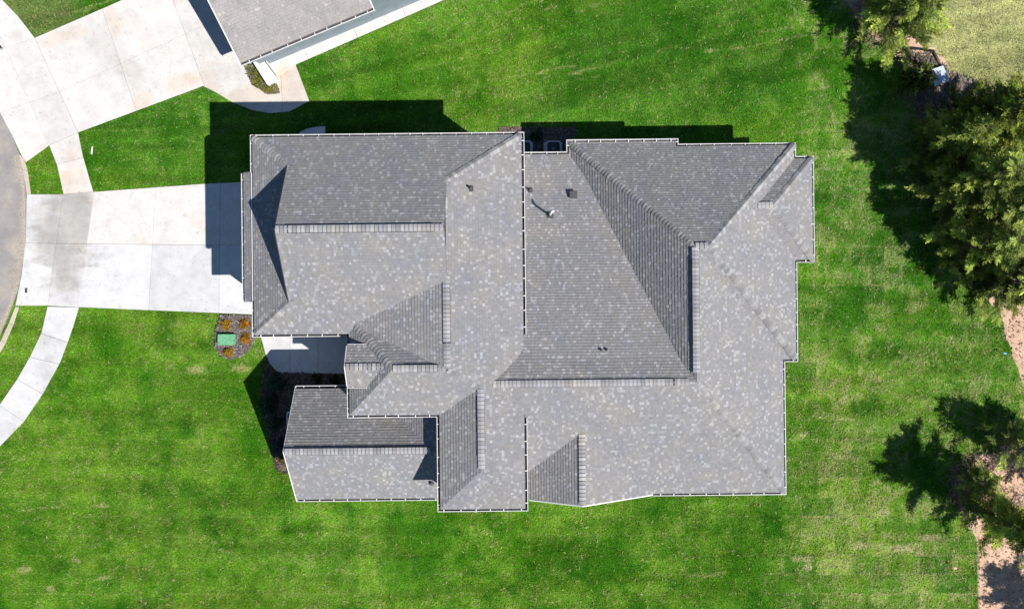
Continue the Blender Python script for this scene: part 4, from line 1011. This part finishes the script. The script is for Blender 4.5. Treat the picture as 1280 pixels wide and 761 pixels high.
# ================================================================ trees
def cedar(px, py, h_ref, H, R, col, label, base=.05, limbs=70, dens=1.0, rng_seed=0, name="cedar_tree", group="cedars along the lawn edge", world=None, tip=(.52, .60, .13), sag=0.1, spray=.2, lean=(0, 0)):
    rng = np.random.default_rng(rng_seed); x, y = world or G(px, py, h_ref)
    root = empty(name, (x, y, 0), 0, label, "tree", group)
    bm = bmesh.new(); tk = [(lean[0]*t*t, lean[1]*t*t, H*t) for t in (0, .25, .5, .75, 1)]
    tk[0] = (0, 0, -.1); rr = max(.07, H*.022)
    tube_bm(bm, tk, [rr*1.3, rr, rr*.75, rr*.45, rr*.12], 8); bm_obj("trunk", bm, root, M['bark'], smooth=True)
    bm = bmesh.new(); cen = []; out = []; cols = []; lens = []
    lobes = rng.uniform(0, 6.28, 3)
    for i in range(limbs):
        t = base+(1-base)*((i+rng.random())/limbs)**.9; a = i*2.399+rng.normal(0, .3)
        prof = (1-((t-base)/(1-base))**1.5)**.8*min(1, .75+(t-base)*3.2)
        L = R*prof*rng.uniform(.5, 1.32)*(1+.16*math.sin(2*a+lobes[0])+.12*math.sin(3*a+lobes[1]))+.12
        z0 = H*t; cx, cy = lean[0]*t*t, lean[1]*t*t
        up = rng.uniform(.15, .5)*(.5+t)
        pts = []
        for k in range(5):
            s = k/4; aa = a+s*rng.normal(0, .12)
            pts.append((cx+math.cos(aa)*L*s, cy+math.sin(aa)*L*s, z0+up*L*s-sag*L*s*s))
        tube_bm(bm, pts, [.03*L/R+.012, .02*L/R+.01, .014, .009, .004], 5, False)
        ns = max(4, int(L/.105*dens))
        tone = rng.uniform(.65, 1.7); mixv = rng.random()**.8
        for k in range(ns):
            s = .22+.80*(k+rng.random())/ns; q = min(s, 1)*4; j = min(int(q), 3); f = q-j
            b = [pts[j][m]*(1-f)+pts[j+1][m]*f for m in range(3)]
            for sd in ((-1, 1, 0) if rng.random() < .5 else (rng.choice((-1, 1)), 0)):
                th = a+sd*rng.uniform(.45, 1.15)+rng.normal(0, .15)
                cen.append((b[0], b[1], b[2]+rng.normal(0, .05))); out.append((math.cos(th), math.sin(th), rng.uniform(.05, .55)))
                lens.append(spray*rng.uniform(1.3, 2.6)*(.75+.5*(1-s)+.25*(sd == 0)))
                e = min(1, max(0, (s-.45)*2.0))*mixv  # outer sprays lightened in colour to paint in sunlit tips
                cols.append((np.array(col)*(1-e)+np.array(tip)*e)*tone*rng.uniform(.6, 1.4))
    bm_obj("limbs", bm, root, M['bark'])
    # flat feathery sprays: leaflets in a herringbone along each spray axis
    Pn = np.array(cen); D = np.array(out); D /= np.linalg.norm(D, axis=1, keepdims=True); LS = np.array(lens)[:, None]; m = len(Pn); K = 16
    Sd = np.cross(D, np.array((0, 0, 1.0))+rng.normal(0, .35, (m, 3))); Sd /= np.linalg.norm(Sd, axis=1, keepdims=True)
    Vs = []
    for j in range(K):
        t = (j+.5)/K; sg = 1 if j % 2 else -1
        o_ = Pn+D*LS*t+rng.normal(0, .012, (m, 3)); o_[:, 2] -= (LS[:, 0]*t*t*.18)
        ld = D*rng.uniform(.6, 1.1, (m, 1))+Sd*sg*rng.uniform(.45, .95, (m, 1))*(1-t*.75)+rng.normal(0, .12, (m, 3)); ld /= np.linalg.norm(ld, axis=1, keepdims=True)
        ll = LS*(.46*(1-t)**.7+.12)*rng.uniform(.7, 1.2, (m, 1)); ww = np.cross(ld, np.array((0, 0, 1.0))+rng.normal(0, .4, (m, 3))); ww /= np.linalg.norm(ww, axis=1, keepdims=True); ww *= rng.uniform(.012, .024, (m, 1))
        Vs.append(np.stack([o_-ww*.4, o_+ld*ll*.5-ww, o_+ld*ll, o_+ld*ll*.5+ww], 1))
    V = np.stack(Vs, 1).reshape(-1, 3); n = m*K; Fc = np.arange(4*n).reshape(n, 4)
    C = np.repeat(np.array(cols), K*4, 0)*np.repeat(rng.uniform(.8, 1.25, (n, 1)), 4, 0)
    fast_mesh("foliage", V, Fc, C, 4, M['leaf'], root)
    return root
DK = (.08, .125, .032); MD = (.15, .205, .05)
cedar(1138, 6, 3.0, 5.4, 1.85, MD, "loose yellow green cedar at the top edge beside the bare brush", base=.06, limbs=84, dens=.9, rng_seed=1)
cedar(1149, 97, .9, 1.5, .42, (.03, .05, .015), "small round dark cedar in shade beside the metal roof panel", limbs=40, rng_seed=2, base=.05)
cedar(1230, 152, 3.0, 6.4, 1.95, DK, "tall dark cedar just below the metal roof panel", limbs=95, rng_seed=3, tip=(.42, .50, .06))
cedar(1192, 175, 2.4, 5.0, 1.5, MD, "bright tipped cedar at the left front of the tree row", limbs=70, rng_seed=11)
cedar(1268, 165, 3.0, 6.2, 2.1, MD, "yellowish cedar at the right edge level with the jogged roof corner", limbs=80, rng_seed=4, tip=(.55, .52, .08))
cedar(1222, 225, 3.2, 6.0, 1.9, MD, "thick mid green cedar halfway down the tree row", limbs=90, rng_seed=5)
cedar(1268, 262, 3.2, 6.6, 2.3, MD, "grey green cedar with loose crown on the right edge", limbs=85, rng_seed=6, tip=(.45, .50, .14))
cedar(1232, 305, 2.8, 5.2, 1.6, MD, "narrow cedar above the start of the bare dirt path", limbs=70, rng_seed=7)
cedar(1270, 352, 2.6, 5.2, 1.8, (.05, .08, .03), "lowest cedar of the row casting shade on the dirt path", limbs=75, rng_seed=8)
cedar(1237, 335, 1.0, 2.6, .95, (.06, .085, .035), "low bushy young cedar beside the path", limbs=45, rng_seed=9, base=.05)
# lower right pair with bare lower trunks
cedar(0, 0, 0, 6.8, 1.9, (.18, .25, .06), "thin leaning cedar with bare lower trunk over tan ground", base=.5, limbs=64, dens=1.0, rng_seed=21, world=G(1226, 641), tip=(.5, .54, .10), group="cedars at the lower right corner", lean=(.5, -.3))
cedar(0, 0, 0, 5.4, 1.9, DK, "cedar just beyond the right edge shading the lawn", base=.25, limbs=70, rng_seed=22, world=G(1303, 584), group="cedars at the lower right corner")
cedar(0, 0, 0, 6.4, 2.2, DK, "cedar beyond the lower right corner shading the tan ground", base=.1, limbs=75, rng_seed=23, world=G(1352, 800), group="cedars at the lower right corner")
cedar(1246, 648, 1.4, 3.0, 1.8, (.19, .26, .06), "low spreading young cedar at the foot of the leaning one", base=.1, limbs=50, dens=.8, rng_seed=24, group="cedars at the lower right corner", tip=(.5, .55, .10))
def brush(px, py, rx, ry, n, label, h=.9):
    x, y = G(px, py); root = empty("bare_brush", (x, y, 0), 0, label, "brush"); bm = bmesh.new()
    for i in range(n):
        a = RNG.uniform(0, 6.28); q = RNG.random()**.5; bx, by = rx*q*math.cos(a), ry*q*math.sin(a); a2 = RNG.uniform(0, 6.28); L = RNG.uniform(.4, 1.3)
        p = [(bx, by, .02)]; 
        for k in range(3): 
            p.append((p[-1][0]+math.cos(a2)*L/3, p[-1][1]+math.sin(a2)*L/3, max(.05, p[-1][2]+RNG.uniform(-.05, h/3)))); a2 += RNG.normal(0, .5)
        tube_bm(bm, p, [.018, .013, .009, .004], 4, False)
    bm_obj("twigs", bm, root, M['twig'])
brush(1098, 22, 1.3, 1.7, 300, "tangle of bare brown brush at the top beside the loose cedar")
brush(1213, 605, 1.3, 1.6, 230, "tangle of dry brush under the leaning cedar")
cedar(1262, 556, 1.5, 3.2, 1.2, (.10, .14, .05), "thin grey green young cedar in shade at the right edge above the tan ground", base=.1, limbs=26, dens=.5, rng_seed=31, group="cedars at the lower right corner")
cedar(1222, 600, .8, 1.5, .8, MD, "sparse seedling cedar among the dry brush", base=.05, limbs=26, dens=.6, rng_seed=32, group="cedars at the lower right corner")
brush(1265, 640, 1.4, 1.2, 110, "sparse dry brush at the right edge of the tan ground")
brush(1180, 215, .7, 2.4, 150, "dead grey twigs along the shaded side of the cedar row")

# timber frame with metal panel
tf = empty("timber_stand", G(1170, 85)+(0,), 0, "weathered timber posts and rails with a blue grey metal roof panel", "timber stand")
def log(a, b, r, ha, hb): 
    o0 = tf.location; p = Vector(G(*a, ha)+(ha,))-o0; q = Vector(G(*b, hb)+(hb,))-o0
    tube("rail", [tuple(p), tuple((p+q)/2+Vector((.01, .02, 0))), tuple(q)], [r, r*.9, r*.8], tf, M['timber'], 7)
log((1130,60),(1147,76),.09,.9,.9); log((1150,78),(1166,64),.055,1.3,1.3); log((1166,65),(1176,83),.09,1.3,1.3); log((1134,64),(1139,76),.05,.1,1.0); log((1183,101),(1188,111),.07,1.4,.3)
for a in ((1166,64),(1147,77),(1130,60),(1176,84)): log(a, a, .08, .0, 1.3)
pp = [Vector(G(*p, 1.6)+(1.6,))-tf.location for p in ((1165,87),(1179,82),(1187,101),(1169,108))]
prismv = [tuple(v) for v in pp]+[(v.x, v.y, v.z-.05) for v in pp]
pydata("roof_panel", prismv, [(0,3,2,1),(4,5,6,7),(0,1,5,4),(1,2,6,5),(2,3,7,6),(3,0,4,7)], tf, M['metal_roof'])
for v in pp: box("post", v.x*.88-.04, v.x*.88+.04, v.y*.9-.04, v.y*.9+.04, -.0, 1.54, tf, M['timber'])
# survey flags, stake
def flag(px, py, mat, label):
    x, y = G(px, py); r = empty("marker_flag", (x, y, 0), 0, label, "marker flag"); tube("wire", [(0, 0, 0), (0, 0, .4)], .006, r, M['iron'], 5)
    box("flag", .0, .16, -.05, .05, .33, .345, r, mat)
flag(1249, 441, M['blueflag'], "tiny blue marker flag in the lawn near the dirt path"); flag(1187, 707, M['pinkflag'], "tiny orange marker flag in the lower right lawn")

ck = empty("cleanout_pipe", G(115.5, 188)+(0,), 0, "short white pipe stub in the grass beside the upper pavement", "pipe stub"); tube("pipe", [(-.02, -.22, .05), (.03, .2, .07)], .04, ck, M['pvc'], 8)
